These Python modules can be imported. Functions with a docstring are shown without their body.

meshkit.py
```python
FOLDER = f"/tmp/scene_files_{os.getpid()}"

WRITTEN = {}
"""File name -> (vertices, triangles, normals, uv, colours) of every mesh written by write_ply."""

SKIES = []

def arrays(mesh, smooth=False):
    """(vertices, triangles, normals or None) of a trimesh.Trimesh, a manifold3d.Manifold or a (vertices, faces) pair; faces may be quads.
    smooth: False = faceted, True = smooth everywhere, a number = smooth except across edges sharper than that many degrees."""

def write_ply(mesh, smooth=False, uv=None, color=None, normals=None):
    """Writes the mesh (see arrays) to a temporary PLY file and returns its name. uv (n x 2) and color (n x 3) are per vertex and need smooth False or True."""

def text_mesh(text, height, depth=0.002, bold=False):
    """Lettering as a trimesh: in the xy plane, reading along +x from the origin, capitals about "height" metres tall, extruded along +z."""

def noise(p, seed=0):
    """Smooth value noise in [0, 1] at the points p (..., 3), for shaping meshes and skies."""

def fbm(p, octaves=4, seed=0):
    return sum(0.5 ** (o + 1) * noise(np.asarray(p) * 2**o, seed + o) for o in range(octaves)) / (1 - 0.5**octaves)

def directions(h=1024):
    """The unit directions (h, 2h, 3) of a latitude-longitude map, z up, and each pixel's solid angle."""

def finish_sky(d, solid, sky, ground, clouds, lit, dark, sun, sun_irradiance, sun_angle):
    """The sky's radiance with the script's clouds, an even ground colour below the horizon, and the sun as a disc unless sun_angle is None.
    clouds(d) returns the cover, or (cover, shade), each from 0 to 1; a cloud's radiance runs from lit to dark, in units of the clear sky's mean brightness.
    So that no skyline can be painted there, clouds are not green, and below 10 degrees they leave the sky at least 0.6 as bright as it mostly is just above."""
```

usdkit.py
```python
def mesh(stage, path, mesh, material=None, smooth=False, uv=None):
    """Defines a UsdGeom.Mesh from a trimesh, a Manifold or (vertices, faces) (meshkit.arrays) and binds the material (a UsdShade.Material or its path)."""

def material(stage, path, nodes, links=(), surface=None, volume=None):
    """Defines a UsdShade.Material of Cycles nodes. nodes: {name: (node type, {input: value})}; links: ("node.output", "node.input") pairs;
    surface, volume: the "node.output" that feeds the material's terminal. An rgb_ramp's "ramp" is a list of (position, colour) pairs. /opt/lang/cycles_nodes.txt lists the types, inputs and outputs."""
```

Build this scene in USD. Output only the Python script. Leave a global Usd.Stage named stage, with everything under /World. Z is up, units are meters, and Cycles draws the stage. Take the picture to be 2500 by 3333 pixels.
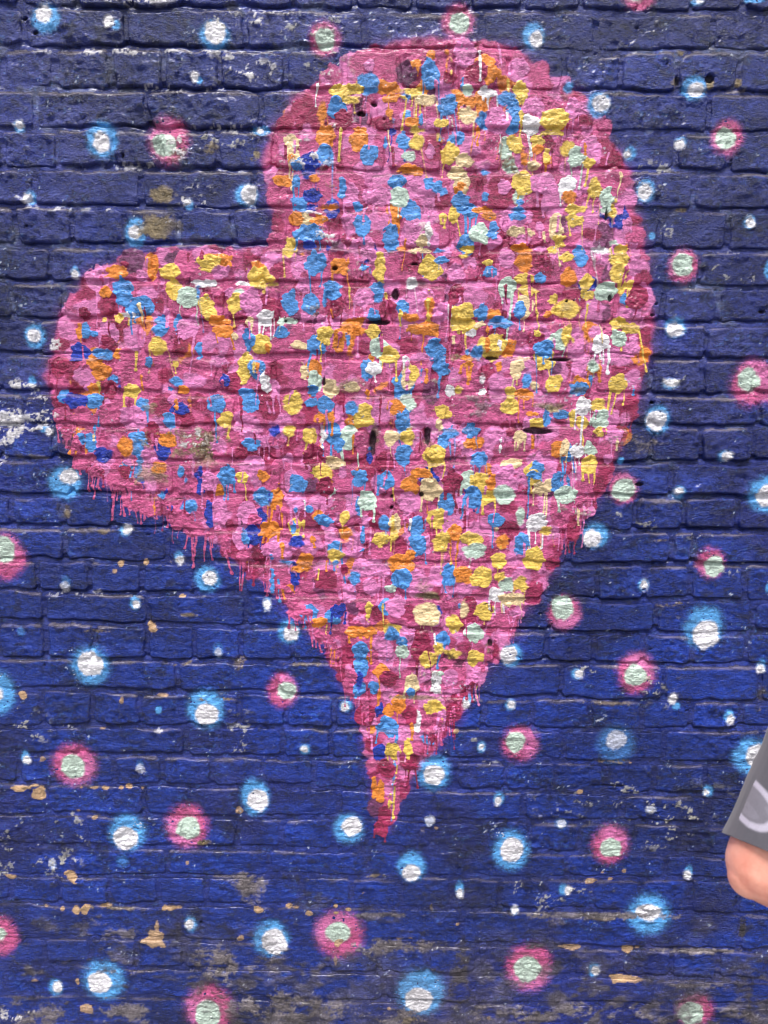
import math
import numpy as np
import manifold3d as m3
import trimesh
from scipy import ndimage as ndi
import usdkit
from pxr import Usd, UsdGeom, UsdLux, UsdShade, Sdf, Gf, Vt

# ---------------------------------------------------------------- camera, sky, sun, exposure
stage = Usd.Stage.CreateInMemory()
UsdGeom.SetStageUpAxis(stage, UsdGeom.Tokens.z)
UsdGeom.SetStageMetersPerUnit(stage, 1.0)
world = UsdGeom.Xform.Define(stage, '/World')
stage.SetDefaultPrim(world.GetPrim())
UsdGeom.Scope.Define(stage, '/World/Looks')

EXPOSURE = 1.65
SUN_ELEVATION, SUN_AZIMUTH = math.radians(68), math.radians(190)     # azimuth = atan2(x, y) of the direction towards the sun
SUN_INTENSITY, SUN_ANGLE, SKY_STRENGTH = 0.4, 16.0, 0.065

DIST, PITCH, ROLL, CAM_Z = 1.6616, 0.1308, 0.010786, 1.60            # metres from the wall, tilt down, roll, eye height
FOCAL_PX = 2507.0                                                    # focal length in pixels of the 2500 x 3333 survey
cp, sp, cr, sr = math.cos(PITCH), math.sin(PITCH), math.cos(ROLL), math.sin(ROLL)
fwd, up0, right0 = np.array([0, cp, -sp]), np.array([0, sp, cp]), np.array([1.0, 0, 0])
cam_right = cr * right0 + sr * up0
cam_up = -sr * right0 + cr * up0
eye = np.array([0, -DIST, CAM_Z])
cam = UsdGeom.Camera.Define(stage, '/World/camera')
cam.CreateHorizontalApertureAttr(24.0)
cam.CreateVerticalApertureAttr(24.0 * 1024 / 768)
cam.CreateFocalLengthAttr(24.0 * FOCAL_PX / 2500)
cam.CreateClippingRangeAttr(Gf.Vec2f(0.05, 500))
cam.CreateFStopAttr(5.0)
cam.CreateFocusDistanceAttr(1.66)
cam.CreateExposureAttr(EXPOSURE)
M = Gf.Matrix4d(*cam_right, 0, *cam_up, 0, *(-fwd), 0, *eye, 1)
UsdGeom.Xformable(cam).AddTransformOp().Set(M)

dome = UsdLux.DomeLight.Define(stage, '/World/sky')
dome.GetPrim().SetCustomDataByKey('kind', 'structure')
sky_look = usdkit.material(stage, '/World/Looks/overcast_sky', {
    'sky': ('sky_texture', {'sky_type': 'single_scattering', 'sun_disc': False, 'sun_elevation': SUN_ELEVATION, 'sun_rotation': SUN_AZIMUTH, 'aerosol_density': 2.0}),
    'pale': ('hsv', {'saturation': 0.22, 'value': 1.0}),
    'tc': ('texture_coordinate', {}),
    'n': ('noise_texture', {'scale': 2.2, 'detail': 6.0, 'roughness': 0.55}),
    'ramp': ('rgb_ramp', {'ramp': [(0.3, (0.72, 0.74, 0.78)), (0.7, (1.12, 1.11, 1.1))]}),
    'mul': ('mix_color', {'blend_type': 'multiply', 'fac': 1.0, 'use_clamp': False}),
    'sep': ('separate_xyz', {}),
    'zen': ('map_range', {'from_min': 0.0, 'from_max': 1.0, 'to_min': 0.6, 'to_max': 1.5, 'clamp': True}),
    'cie': ('mix_color', {'blend_type': 'multiply', 'fac': 1.0, 'use_clamp': False}),
    'bg': ('background_shader', {'strength': SKY_STRENGTH}),
}, [('sky.color', 'pale.color'), ('tc.generated', 'n.vector'), ('n.fac', 'ramp.fac'), ('pale.color', 'mul.a'), ('ramp.color', 'mul.b'), ('tc.generated', 'sep.vector'), ('sep.z', 'zen.value'), ('mul.result', 'cie.a'), ('zen.result', 'cie.b'), ('cie.result', 'bg.color')], surface='bg.background')
UsdShade.MaterialBindingAPI.Apply(dome.GetPrim()).Bind(sky_look)

sun = UsdLux.DistantLight.Define(stage, '/World/sun')
sun.CreateIntensityAttr(SUN_INTENSITY)
sun.CreateAngleAttr(SUN_ANGLE)
sun.CreateNormalizeAttr(True) if hasattr(sun, 'CreateNormalizeAttr') else None
sun.CreateColorAttr(Gf.Vec3f(1.0, 0.965, 0.92))
to_sun = np.array([math.sin(SUN_AZIMUTH) * math.cos(SUN_ELEVATION), math.cos(SUN_AZIMUTH) * math.cos(SUN_ELEVATION), math.sin(SUN_ELEVATION)])
zax = to_sun
xax = np.cross([0, 0, 1.0], zax); xax /= np.linalg.norm(xax)
yax = np.cross(zax, xax)
UsdGeom.Xformable(sun).AddTransformOp().Set(Gf.Matrix4d(*xax, 0, *yax, 0, *zax, 0, 0, -3, 8, 1))

# ---------------------------------------------------------------- helpers
used = {}
def numbered(parent, name):
    k = used.get((parent, name), 0)
    used[(parent, name)] = k + 1
    return f'{parent}/{name}' if k == 0 else f'{parent}/{name}_{k:03d}'

def data(prim, **kw):
    p = prim.GetPrim()
    for k, v in kw.items():
        if v:
            p.SetCustomDataByKey(k, v)
    return p

def raw_mesh(path, v, f, n=None, paint=None, look=None):
    m = UsdGeom.Mesh.Define(stage, path)
    m.CreatePointsAttr(Vt.Vec3fArray.FromNumpy(np.ascontiguousarray(v, np.float32)))
    m.CreateFaceVertexCountsAttr(Vt.IntArray.FromNumpy(np.full(len(f), f.shape[1], np.int32)))
    m.CreateFaceVertexIndicesAttr(Vt.IntArray.FromNumpy(np.ascontiguousarray(f, np.int32).ravel()))
    m.CreateSubdivisionSchemeAttr('none')
    if n is not None:
        m.CreateNormalsAttr(Vt.Vec3fArray.FromNumpy(np.ascontiguousarray(n, np.float32)))
        m.SetNormalsInterpolation('vertex')
    if paint is not None:
        UsdGeom.PrimvarsAPI(m).CreatePrimvar('paint', Sdf.ValueTypeNames.Color3fArray, 'vertex').Set(Vt.Vec3fArray.FromNumpy(np.ascontiguousarray(paint, np.float32)))
    if look is not None:
        UsdShade.MaterialBindingAPI.Apply(m.GetPrim()).Bind(look)
    return m

def lin(*c):
    c = np.asarray(c, float) / 255
    return np.where(c <= 0.04045, c / 12.92, ((c + 0.055) / 1.055) ** 2.4).astype(np.float32)

def on_wall(px, py):
    """Survey pixel -> (x, z) metres on the wall plane y = 0."""
    h = (np.asarray(px, float) - 1250) / FOCAL_PX
    v = (1666.5 - np.asarray(py, float)) / FOCAL_PX
    d = fwd + h[..., None] * cam_right + v[..., None] * cam_up
    t = DIST / d[..., 1]
    return eye[0] + t * d[..., 0], eye[2] + t * d[..., 2]

def at_depth(px, py, y):
    """Survey pixel -> point on the plane at y."""
    h, v = (px - 1250) / FOCAL_PX, (1666.5 - py) / FOCAL_PX
    d = fwd + h * cam_right + v * cam_up
    return eye + d * (y - eye[1]) / d[1]

def sstep(a, b, x):
    t = np.clip((x - a) / (b - a), 0, 1)
    return t * t * (3 - 2 * t)

def tiles(text):
    """Yields (tokens, ox, oy, scale) for every mark of a survey table."""
    ox = oy = 0.0; s = 1.0
    for line in text.strip().splitlines():
        if line.startswith('T '):
            ox, oy, s = map(float, line.split()[1:])
            continue
        for e in line.split(';'):
            if e.strip():
                yield e.split(), ox, oy, s

rng = np.random.default_rng(11)

# ---------------------------------------------------------------- materials
paint_look = usdkit.material(stage, '/World/Looks/weathered_paint', {
    'a': ('attribute', {'attribute': 'paint'}),
    'g': ('geometry', {}),
    'map': ('mapping', {'scale': (1.0, 1.0, 1.6)}),
    'n1': ('noise_texture', {'scale': 230.0, 'detail': 3.0, 'roughness': 0.6}),
    'r1': ('rgb_ramp', {'ramp': [(0.28, (0.5, 0.5, 0.53)), (0.5, (1.0, 1.0, 1.0)), (0.74, (1.4, 1.38, 1.35))]}),
    'mul': ('mix_color', {'blend_type': 'multiply', 'fac': 1.0, 'use_clamp': False}),
    'bw': ('rgb_to_bw', {}),
    'dark': ('map_range', {'from_min': 0.02, 'from_max': 0.35, 'to_min': 0.85, 'to_max': 0.28, 'clamp': True}),
    'n2': ('noise_texture', {'scale': 150.0, 'detail': 5.0, 'roughness': 0.66, 'distortion': 0.5}),
    'n4': ('noise_texture', {'scale': 95.0, 'detail': 2.5, 'roughness': 0.6, 'distortion': 1.1}),
    'c0': ('math', {'math_type': 'subtract', 'value2': 0.47}),
    'c1': ('math', {'math_type': 'absolute'}),
    'crease': ('map_range', {'range_type': 'smoothstep', 'from_min': 0.0, 'from_max': 0.07, 'to_min': 0.0, 'to_max': 1.0, 'clamp': True}),
    'n5': ('noise_texture', {'scale': 24.0, 'detail': 2.0}),
    'where': ('map_range', {'from_min': 0.40, 'from_max': 0.56, 'to_min': 0.0, 'to_max': 1.0, 'clamp': True}),
    'c2': ('math', {'math_type': 'subtract', 'value1': 1.0}),
    'c3': ('math', {'math_type': 'multiply'}),
    'c4': ('math', {'math_type': 'multiply'}),
    'grime': ('mix_color', {'blend_type': 'multiply', 'use_clamp': False, 'b': (0.34, 0.30, 0.33)}),
    'hsum': ('math', {'math_type': 'multiply_add', 'value2': -0.26}),
    'n3': ('noise_texture', {'scale': 40.0, 'detail': 2.0}),
    'rough': ('map_range', {'from_min': 0.35, 'from_max': 0.65, 'to_min': 0.24, 'to_max': 0.46, 'clamp': True}),
    'bump': ('bump', {'strength': 0.95, 'distance': 0.0065}),
    'p': ('principled_bsdf', {'specular_ior_level': 0.4, 'coat_weight': 0.22, 'coat_roughness': 0.2}),
}, [('a.color', 'mul.a'), ('g.position', 'map.vector'), ('map.vector', 'n1.vector'), ('map.vector', 'n2.vector'), ('map.vector', 'n4.vector'), ('g.position', 'n3.vector'), ('g.position', 'n5.vector'),
    ('a.color', 'bw.color'), ('bw.val', 'dark.value'), ('dark.result', 'mul.fac'), ('dark.result', 'c4.value2'), ('n1.fac', 'r1.fac'), ('r1.color', 'mul.b'), ('n4.fac', 'c0.value1'), ('c0.value', 'c1.value1'), ('c1.value', 'crease.value'), ('n5.fac', 'where.value'),
    ('crease.result', 'c2.value2'), ('c2.value', 'c3.value1'), ('where.result', 'c3.value2'), ('c3.value', 'c4.value1'), ('c4.value', 'grime.fac'), ('mul.result', 'grime.a'), ('grime.result', 'p.base_color'),
    ('c3.value', 'hsum.value1'), ('n2.fac', 'hsum.value3'), ('hsum.value', 'bump.height'), ('bump.normal', 'p.normal'), ('n3.fac', 'rough.value'), ('rough.result', 'p.roughness')], surface='p.BSDF')

def plain(name, color, rough=0.6, **kw):
    return usdkit.material(stage, '/World/Looks/' + name, {'p': ('principled_bsdf', {'base_color': tuple(map(float, color)), 'roughness': rough, **kw})}, [], surface='p.BSDF')

def mottled(name, c1, c2, scale, rough=0.7, bump=0.002, detail=4.0, **kw):
    return usdkit.material(stage, '/World/Looks/' + name, {
        'g': ('geometry', {}), 'n': ('noise_texture', {'scale': scale, 'detail': detail, 'roughness': 0.6}),
        'r': ('rgb_ramp', {'ramp': [(0.3, tuple(map(float, c1))), (0.7, tuple(map(float, c2)))]}),
        'b': ('bump', {'strength': 0.6, 'distance': bump}), 'p': ('principled_bsdf', {'roughness': rough, **kw}),
    }, [('g.position', 'n.vector'), ('n.fac', 'r.fac'), ('r.color', 'p.base_color'), ('n.fac', 'b.height'), ('b.normal', 'p.normal')], surface='p.BSDF')
# Paint marks of the mural: tile origin and scale of the survey, then colour, centre, half sizes, number of runs.
# Lower case: worn under-layer; upper case: thick paint on top.
SPLASHES = """
T 850 130 3.318
m 1170 250 190 170;m 1400 260 90 200;m 650 540 130 50;O 1360 520 110 70;O 1400 630 90 50 1;m 880 1160 90 60;p 940 1120 60 100;m 1000 1260 120 100
B 1150 480 105 120 1;Y 940 540 130 65;Y 950 640 130 60 1;c 470 750 120 150;O 660 790 60 120 2;B 820 760 100 100;C 880 860 90 100;v 1090 770 100 130
p 1290 740 110 110;c 1310 900 120 80;O 690 1050 100 110 1;O 1060 1090 100 110;B 1150 1240 90 100;B 690 1230 90 110 2;B 1540 1090 70 90 1;B 1435 930 20 60
G 1600 1260 70 60;E 330 1140 70 110 1;O 330 1280 40 60;B 380 1370 50 50;c 540 1370 130 50;O 1050 960 70 25;O 240 1530 90 60;m 200 1620 110 90;B 380 1520 40 80 2
O 580 1500 60 60;B 1470 1540 85 80;O 1560 1400 110 40;B 1340 1090 12 40
T 1300 130 3.318
m 190 90 90 50;m 620 60 100 80;m 1010 80 110 70;m 210 190 80 50;O 340 190 35 60;O 180 265 50 40;v 90 370 120 120;m 480 330 50 110;B 335 380 95 140 2
O 510 270 20 90;Y 560 330 20 100;P 710 230 100 80 1;O 900 260 90 80;O 980 400 70 90;O 1070 400 45 60;C 820 370 115 105;m 1090 260 120 130;P 1290 340 100 120 1
m 1500 400 120 110;Y 150 555 120 45;Y 60 630 60 30 1;E 280 650 120 60 3;B 680 470 18 80;G 740 540 45 75;O 610 560 60 40;W 970 570 90 60 3;Y 1310 570 80 130 1
B 1160 640 110 90;B 1220 820 80 200;O 650 660 60 60;O 770 680 60 70;O 640 800 30 90;B 525 710 85 110 3;Y 470 900 80 45;O 890 760 60 90 2;E 730 820 95 90 2;B 920 880 90 90
P 1060 870 115 125;P 1440 720 110 80;W 1420 920 90 105 1;O 160 900 90 40;Y 200 970 130 40;B 240 900 18 90;B 600 1080 90 70;B 590 1000 40 30
Y 200 1100 80 90 1;c 360 1150 100 170;Y 545 1230 90 110 1;m 720 1120 80 80;p 770 1160 120 110;m 1020 1150 130 150;E 700 1310 100 70;E 620 1440 100 70;E 680 1540 80 90
Y 1240 1120 70 90;Y 1490 1090 80 60;O 1350 1310 50 120;O 1500 1190 60 60 2;Y 1590 1240 50 80;G 1200 1380 90 80;E 1440 1360 80 60;O 130 1400 140 50
B 920 1430 70 40;c 840 1530 110 100;c 1120 1580 170 100;Y 1330 1550 100 120 1;P 1560 1540 120 110;B 330 1540 50 50;B 420 1580 50 60;p 290 1630 100 60
T 1700 130 3.318
m 560 690 110 60;p 590 760 110 80;Y 330 860 140 110;Y 320 1000 150 40;c 650 870 90 60;m 860 960 90 110;P 740 1180 110 120;G 585 1270 85 90 2
Y 710 1330 60 50 1;c 960 1300 130 100;m 380 1180 90 130;W 480 1560 80 100 3;Y 790 1610 70 100 3;m 1000 1560 130 130;p 650 1480 80 80
T 850 600 3.318
m 190 110 120 120;B 430 180 90 45;B 450 260 110 30;D 560 130 90 70;D 560 240 60 40;O 720 250 130 40;B 1050 240 60 50;O 1420 270 80 70 1;O 1440 370 50 90 2;B 880 70 50 80
G 1490 130 100 105 1;P 1150 120 60 100;P 1290 140 110 90 2;O 370 380 70 80;O 620 380 90 60;W 630 320 100 20;m 400 560 80 70;B 520 530 130 90 2;p 950 430 70 130
B 1090 440 80 100 1;D 510 660 60 45;D 725 680 18 35;B 1400 590 85 135;P 1590 560 90 110;p 1100 690 130 40;O 1540 700 80 40;E 1640 720 60 25;p 130 830 120 90
m 190 920 90 90;O 450 760 60 35;p 400 900 90 110;B 595 850 95 115 2;c 820 780 80 50;O 840 890 90 90 2;O 940 830 18 80;B 1180 900 18 80;Y 1275 890 70 130 1;B 1110 890 40 40
m 1430 900 110 130;Y 40 1010 80 70;Y 80 1080 100 30;Y 30 1160 40 40;m 50 1290 90 90;B 770 1100 100 50;B 770 1180 80 60;B 690 1200 20 80;B 315 1290 85 110;B 530 1290 80 100
B 1250 1130 85 60;B 1260 1220 70 80;Y 1350 1210 30 50;B 1530 1330 60 80 1;B 1230 1420 70 70;P 1120 1220 110 90 3;c 800 1310 90 80;C 1350 1340 80 90 2;W 1620 1080 60 60 2
W 60 1430 90 60 3;B 220 1600 80 60;G 240 1480 110 40 1;O 1010 1490 120 50;O 1000 1580 130 50;Y 690 1600 70 50;Y 1210 1590 70 80;m 480 1560 150 70
T 1300 600 3.318
B 450 60 70 60;c 470 180 90 80;O 660 60 60 70;E 710 70 30 60;Y 590 310 50 100 1;B 660 180 100 80;B 710 270 80 50;c 1120 130 170 120;O 900 280 100 40;B 920 140 40 80
O 970 350 80 60;B 1300 190 55 50;B 1280 270 90 40;B 1260 350 70 30;m 680 460 120 130;G 870 530 100 110;B 1005 490 60 90;E 1310 530 120 60;P 1330 600 80 70
P 150 520 120 115;E 240 620 60 50;W 320 540 18 110;E 220 715 130 25;B 420 720 60 30;p 530 710 70 30;Y 720 690 110 40;O 1320 690 100 40;P 1520 690 100 40
Y 340 910 110 115;B 450 820 60 50 1;c 120 840 130 90;m 700 900 170 110;Y 680 780 50 20;Y 960 850 60 40;B 990 940 70 60;O 1340 850 95 110;Y 1340 1020 110 60;B 1520 1010 60 55
G 1170 1120 90 110 2;Y 1370 1140 100 60 2;P 280 1230 80 70;O 330 1310 60 115;Y 310 1330 16 115;P 440 1390 80 95;W 545 1400 20 110;C 600 1190 80 95 2
Y 710 1380 110 90;Y 720 1510 110 70 1;B 880 1390 75 80;O 1010 1400 70 60;B 1080 1500 110 55 1;c 1180 1360 80 90;B 1300 1350 50 110 1;c 1410 1370 80 90;p 830 1090 150 40
O 1600 1410 50 50;O 130 1440 90 40;O 270 1570 170 60 3;W 780 1620 50 40;E 870 1510 50 30;p 1500 1520 90 50
T 1700 600 3.318
O 510 150 90 80;Y 560 260 110 60;Y 570 390 100 70 2;Y 970 270 50 80 1;Y 1010 170 30 50;G 910 150 70 115;G 880 280 60 40 1;E 360 460 65 130 1;c 740 540 100 70
m 1210 540 110 100 2;c 1190 390 90 60;p 1060 420 100 120;Y 400 620 60 60;Y 330 700 50 50;Y 470 790 70 50;Y 1050 710 90 50;Y 1040 820 100 80;Y 1030 960 90 105 1
W 830 710 120 40 4;G 980 630 60 40;m 1260 800 100 70;p 1230 900 110 90;c 1290 1030 80 80;O 490 1000 90 100;Y 700 1060 70 90;Y 700 1190 70 60;Y 1070 1120 50 70;G 900 1160 110 105
c 540 1180 100 100;C 1230 1230 110 105 1;p 780 1350 100 120;Y 340 1240 80 60;Y 460 1350 140 110 4;O 270 1400 45 40;Y 1030 1500 80 60;Y 1170 1560 100 70 2;G 1040 1630 60 40
c 1310 1600 60 60;m 90 1350 70 80;p 600 1000 100 90
T 150 790 3.318
v 940 200 120 140;v 1430 190 150 90;O 770 320 110 75;m 590 360 80 50;O 1150 250 70 130;P 1030 350 70 60;Y 1330 310 100 80;B 845 480 95 100;B 850 600 80 80;m 560 440 120 60
O 650 540 50 50;p 480 700 130 80;c 680 690 90 100;c 1220 650 60 90;p 1110 540 120 60;B 1020 700 130 100 1;W 920 780 60 22;O 1080 820 90 50 2;G 1540 600 110 110 2
B 1240 850 60 50;B 1240 950 80 80 1;Y 790 820 40 40;Y 640 830 20 25;B 1440 870 50 90;P 1530 920 110 100 2;O 360 950 40 80 1;B 440 950 40 80;B 530 990 25 25;c 790 960 110 110
p 960 1000 110 120;D 370 1180 110 80;B 620 1200 110 70;Y 1225 1110 100 95 2;O 780 1200 50 60;M 900 1270 100 120 1;c 1450 1110 80 110;O 600 1390 95 95;c 300 1370 80 110
p 440 1460 90 100;c 180 1100 80 70;B 1110 1310 40 70;Y 920 1590 90 80 2;O 520 1580 60 70;B 720 1480 60 60;D 800 1540 25 80;C 670 1580 90 95 1;c 1290 1430 80 80
B 1410 1500 75 50;B 1340 1570 40 30;O 1480 1590 50 40;Y 1400 1310 40 40 1;m 1570 1330 100 90;p 1600 1470 100 60
T 550 790 3.318
O 540 180 130 60;O 620 230 60 40;Y 440 230 100 80;P 570 330 100 70;c 910 210 70 90;p 1100 200 110 110;c 1180 300 80 90;W 400 440 150 40;Y 970 380 110 105;Y 990 490 60 30
W 790 440 70 30;Y 420 700 90 120;B 322 560 22 85 1;c 560 620 80 90 2;G 760 540 60 50;Y 715 660 90 100 1;P 890 650 105 135;c 1040 650 70 100;O 560 850 100 50;O 590 950 100 60 2
c 770 870 100 100;E 880 850 40 60 1;W 1040 840 80 70 3;E 720 1010 25 50;Y 990 1110 100 100;O 1070 1170 30 50;B 860 1060 55 105 1;E 1420 1110 90 40;B 1600 1100 90 100 1
p 450 1080 90 100;B 330 1150 32 80;P 540 1280 90 70 2;Y 830 1340 80 160;B 960 1380 95 115;O 960 1380 14 85;Y 920 1340 14 80;W 1040 1510 60 105;C 1140 1370 90 105 3
E 1460 1400 40 80;G 1580 1480 60 80;D 610 1480 50 70;m 670 1550 80 70;B 850 1620 80 40;B 520 1590 25 50;B 1550 1600 60 40;p 290 1490 110 70;O 160 1600 50 40
T 1000 1060 3.318
Y 190 110 70 90 1;O 340 180 60 105;O 470 150 50 170 1;B 440 180 22 75;m 430 80 50 50;G 770 240 85 95 1;Y 890 320 90 70 3;c 1080 210 110 100;p 940 260 60 60;W 1070 360 40 40 1
B 1430 420 60 100 1;B 1380 260 90 100;B 1480 480 60 60;B 650 490 70 95;W 720 470 75 70 1;P 1200 340 110 45;c 1580 270 80 90;E 1090 560 70 140;Y 1150 510 60 70;P 1080 550 13 130
c 970 640 90 80;O 1290 560 18 75;B 1230 520 12 75;m 370 520 90 90;E 260 680 80 90;E 480 660 70 50;G 90 620 60 90;B 60 710 60 50;m 400 720 90 60;O 120 990 60 60;O 240 980 50 60 2
B 190 860 90 80 1;B 60 830 70 50;p 330 1000 70 130;Y 620 920 80 70;Y 600 1010 110 80;B 485 890 70 80 1;G 1080 820 80 90;O 950 880 80 90 3;B 990 1040 40 80;B 1065 1020 40 80
c 50 920 80 130;Y 40 1180 70 80;W 170 1170 55 95 1;B 340 1270 50 65;c 560 1240 140 120;c 520 1400 130 100;m 310 1370 70 60;Y 1080 1210 90 80;E 910 1210 80 80 1;B 1040 1350 75 70 1
Y 1370 1410 110 105 2;B 680 1330 30 90;D 680 1420 40 70;E 300 1490 80 60;m 1100 1490 110 90;C 60 1390 85 105 1;Y 130 1590 100 60;O 1230 1590 100 50;B 560 1610 80 50
P 380 1600 50 70;E 1430 1080 40 90;Y 1470 930 90 80;B 1540 1160 100 60 1;c 1560 1600 70 50;C 830 1480 100 105 2
T 1450 1060 3.318
Y 400 200 60 85;Y 530 210 100 105;O 450 200 12 140;O 240 350 80 40;O 230 420 70 40 3;B 340 300 70 80;B 240 280 40 40;E 800 350 100 35;E 760 480 70 100 1;B 870 590 55 95
B 1060 250 95 85 3;Y 1170 630 80 100;O 1460 620 100 60;B 1430 680 85 70;c 450 500 80 90;p 560 620 100 100;W 400 600 40 70;W 390 700 50 40;C 440 580 14 80;W 50 710 50 60;Y 130 700 40 50
m 980 610 90 90;Y 700 720 60 60;O 860 740 90 60 3;Y 690 870 85 80;Y 980 1050 90 60;O 930 950 80 40;B 1090 980 45 85;B 1250 960 90 50;E 1160 910 70 40;Y 1370 1000 40 105
W 1490 870 80 90 3;G 1640 1030 70 95;c 690 1110 90 80 2;W 590 1300 10 110;E 800 1190 60 60 3;p 980 1230 90 60;p 460 1250 70 130;O 330 1270 90 70;B 280 1130 90 70 1;Y 370 1640 100 50
O 460 1550 40 80;B 370 1430 80 85 3;E 700 1490 120 60;P 670 1580 90 75;Y 960 1560 100 85 1;B 990 1550 70 85 2;c 1290 1530 90 80;O 1220 1330 80 95;E 1280 1300 40 90 2
W 1430 1360 80 80 4;G 1560 1330 70 80;Y 1550 1490 85 90 3;B 1200 1630 50 40;Y 990 90 40 40;Y 1300 120 60 90 1;p 1450 130 110 100;m 800 130 100 90
T 1700 1060 3.318
G 1040 140 80 80;W 850 190 90 85 4;c 1290 180 80 130;p 1000 330 150 80;G 760 430 55 70 1;m 880 620 70 70;p 1180 590 90 90;Y 1040 640 95 95 3;c 1180 830 70 100 2;Y 820 850 80 70
G 840 1020 90 100;Y 840 1150 70 50;p 970 1000 70 110;P 990 1190 80 70 1;m 900 1340 90 90;c 900 1530 90 70 1
T 150 1270 1.904
B 120 40 35 40;B 310 70 50 45 1;D 190 70 60 50 1;M 110 160 60 60 2;M 230 160 60 55 2;M 390 150 75 60 1;P 540 180 80 70;D 830 115 55 35;c 830 170 50 45;B 770 190 35 45;O 810 90 12 45
O 900 90 13 45;B 220 300 30 35;B 280 320 30 55;B 305 260 10 120;B 580 350 45 80;B 560 280 40 30;O 495 350 40 70 2;D 360 400 60 45;D 720 380 50 50;P 645 400 45 50 3;O 170 385 30 20
m 230 440 50 50 1;c 320 480 70 60 2;m 430 530 55 60 2;v 150 300 40 50;c 640 270 60 25;O 760 310 50 40;O 700 480 50 40;p 640 500 50 50;B 870 550 20 40;M 890 470 60 50 3
B 840 510 20 40;D 585 590 30 40;v 510 620 70 40;m 560 690 70 50 3;m 650 720 60 60 3;O 650 620 10 40;O 675 700 12 65;P 650 590 40 60 3;B 720 650 30 30;D 740 640 15 30
D 860 700 25 40;B 890 720 50 45 1;m 790 680 50 60 1;M 830 800 70 55 3;m 910 850 60 60 3;D 770 720 20 25
T 600 1270 1.904
c 95 80 50 50;O 35 80 12 40;B 200 80 50 60 1;B 410 60 45 70;Y 255 180 40 40 1;c 535 110 70 70;Y 670 80 65 60;c 750 150 70 75;D 555 250 30 30 1;Y 655 250 30 40 1;c 595 310 50 50
Y 785 280 45 45 1;W 855 300 23 50;B 415 335 50 35;c 415 390 60 45;P 430 460 55 50 3;c 520 390 50 60;P 160 330 40 45 1;B 265 530 45 60 1;O 490 535 30 30;P 640 420 30 30 2
Y 860 510 50 50;E 930 450 40 30;C 800 400 50 55 3;v 790 590 50 50;B 705 590 50 60;C 870 600 50 52 1;B 490 660 55 60;D 525 650 12 40;m 560 590 60 60;O 580 640 25 45
D 105 580 25 50;D 155 760 22 85;O 215 620 35 40;P 160 560 45 55 2;P 220 740 40 60 3;m 300 680 50 70;v 365 790 30 50;m 440 780 60 55 2;c 620 780 45 60;Y 690 850 30 55;Y 740 860 14 45
B 680 850 12 40;P 700 680 60 45 4;B 690 745 14 18;D 430 890 50 50 2;B 375 910 20 40;O 530 860 55 45 2;O 830 780 30 30;B 870 810 50 30;c 880 860 70 50
T 750 1540 1.904
P 300 480 90 50 2;B 345 555 60 20;D 400 640 25 70 1;m 340 630 60 55;D 415 420 45 35;O 465 540 50 45;O 460 590 75 25 3;c 590 660 70 60;O 360 730 45 40;c 180 530 60 50 2;O 105 540 15 25
B 260 640 17 85;B 650 900 35 40;D 670 850 45 40 2;O 555 920 45 30;m 440 850 80 50;c 790 880 60 55;v 760 840 40 40;P 770 440 60 80;B 820 390 13 75;O 720 380 40 50 2
Y 645 510 50 40 1;B 650 560 30 20 1;P 730 740 50 55;P 850 590 90 55 3;B 770 650 35 50 1;Y 705 275 30 40 1;c 890 300 45 60 1;B 795 200 18 65;B 800 40 45 40 2;G 850 165 50 52 2
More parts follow.
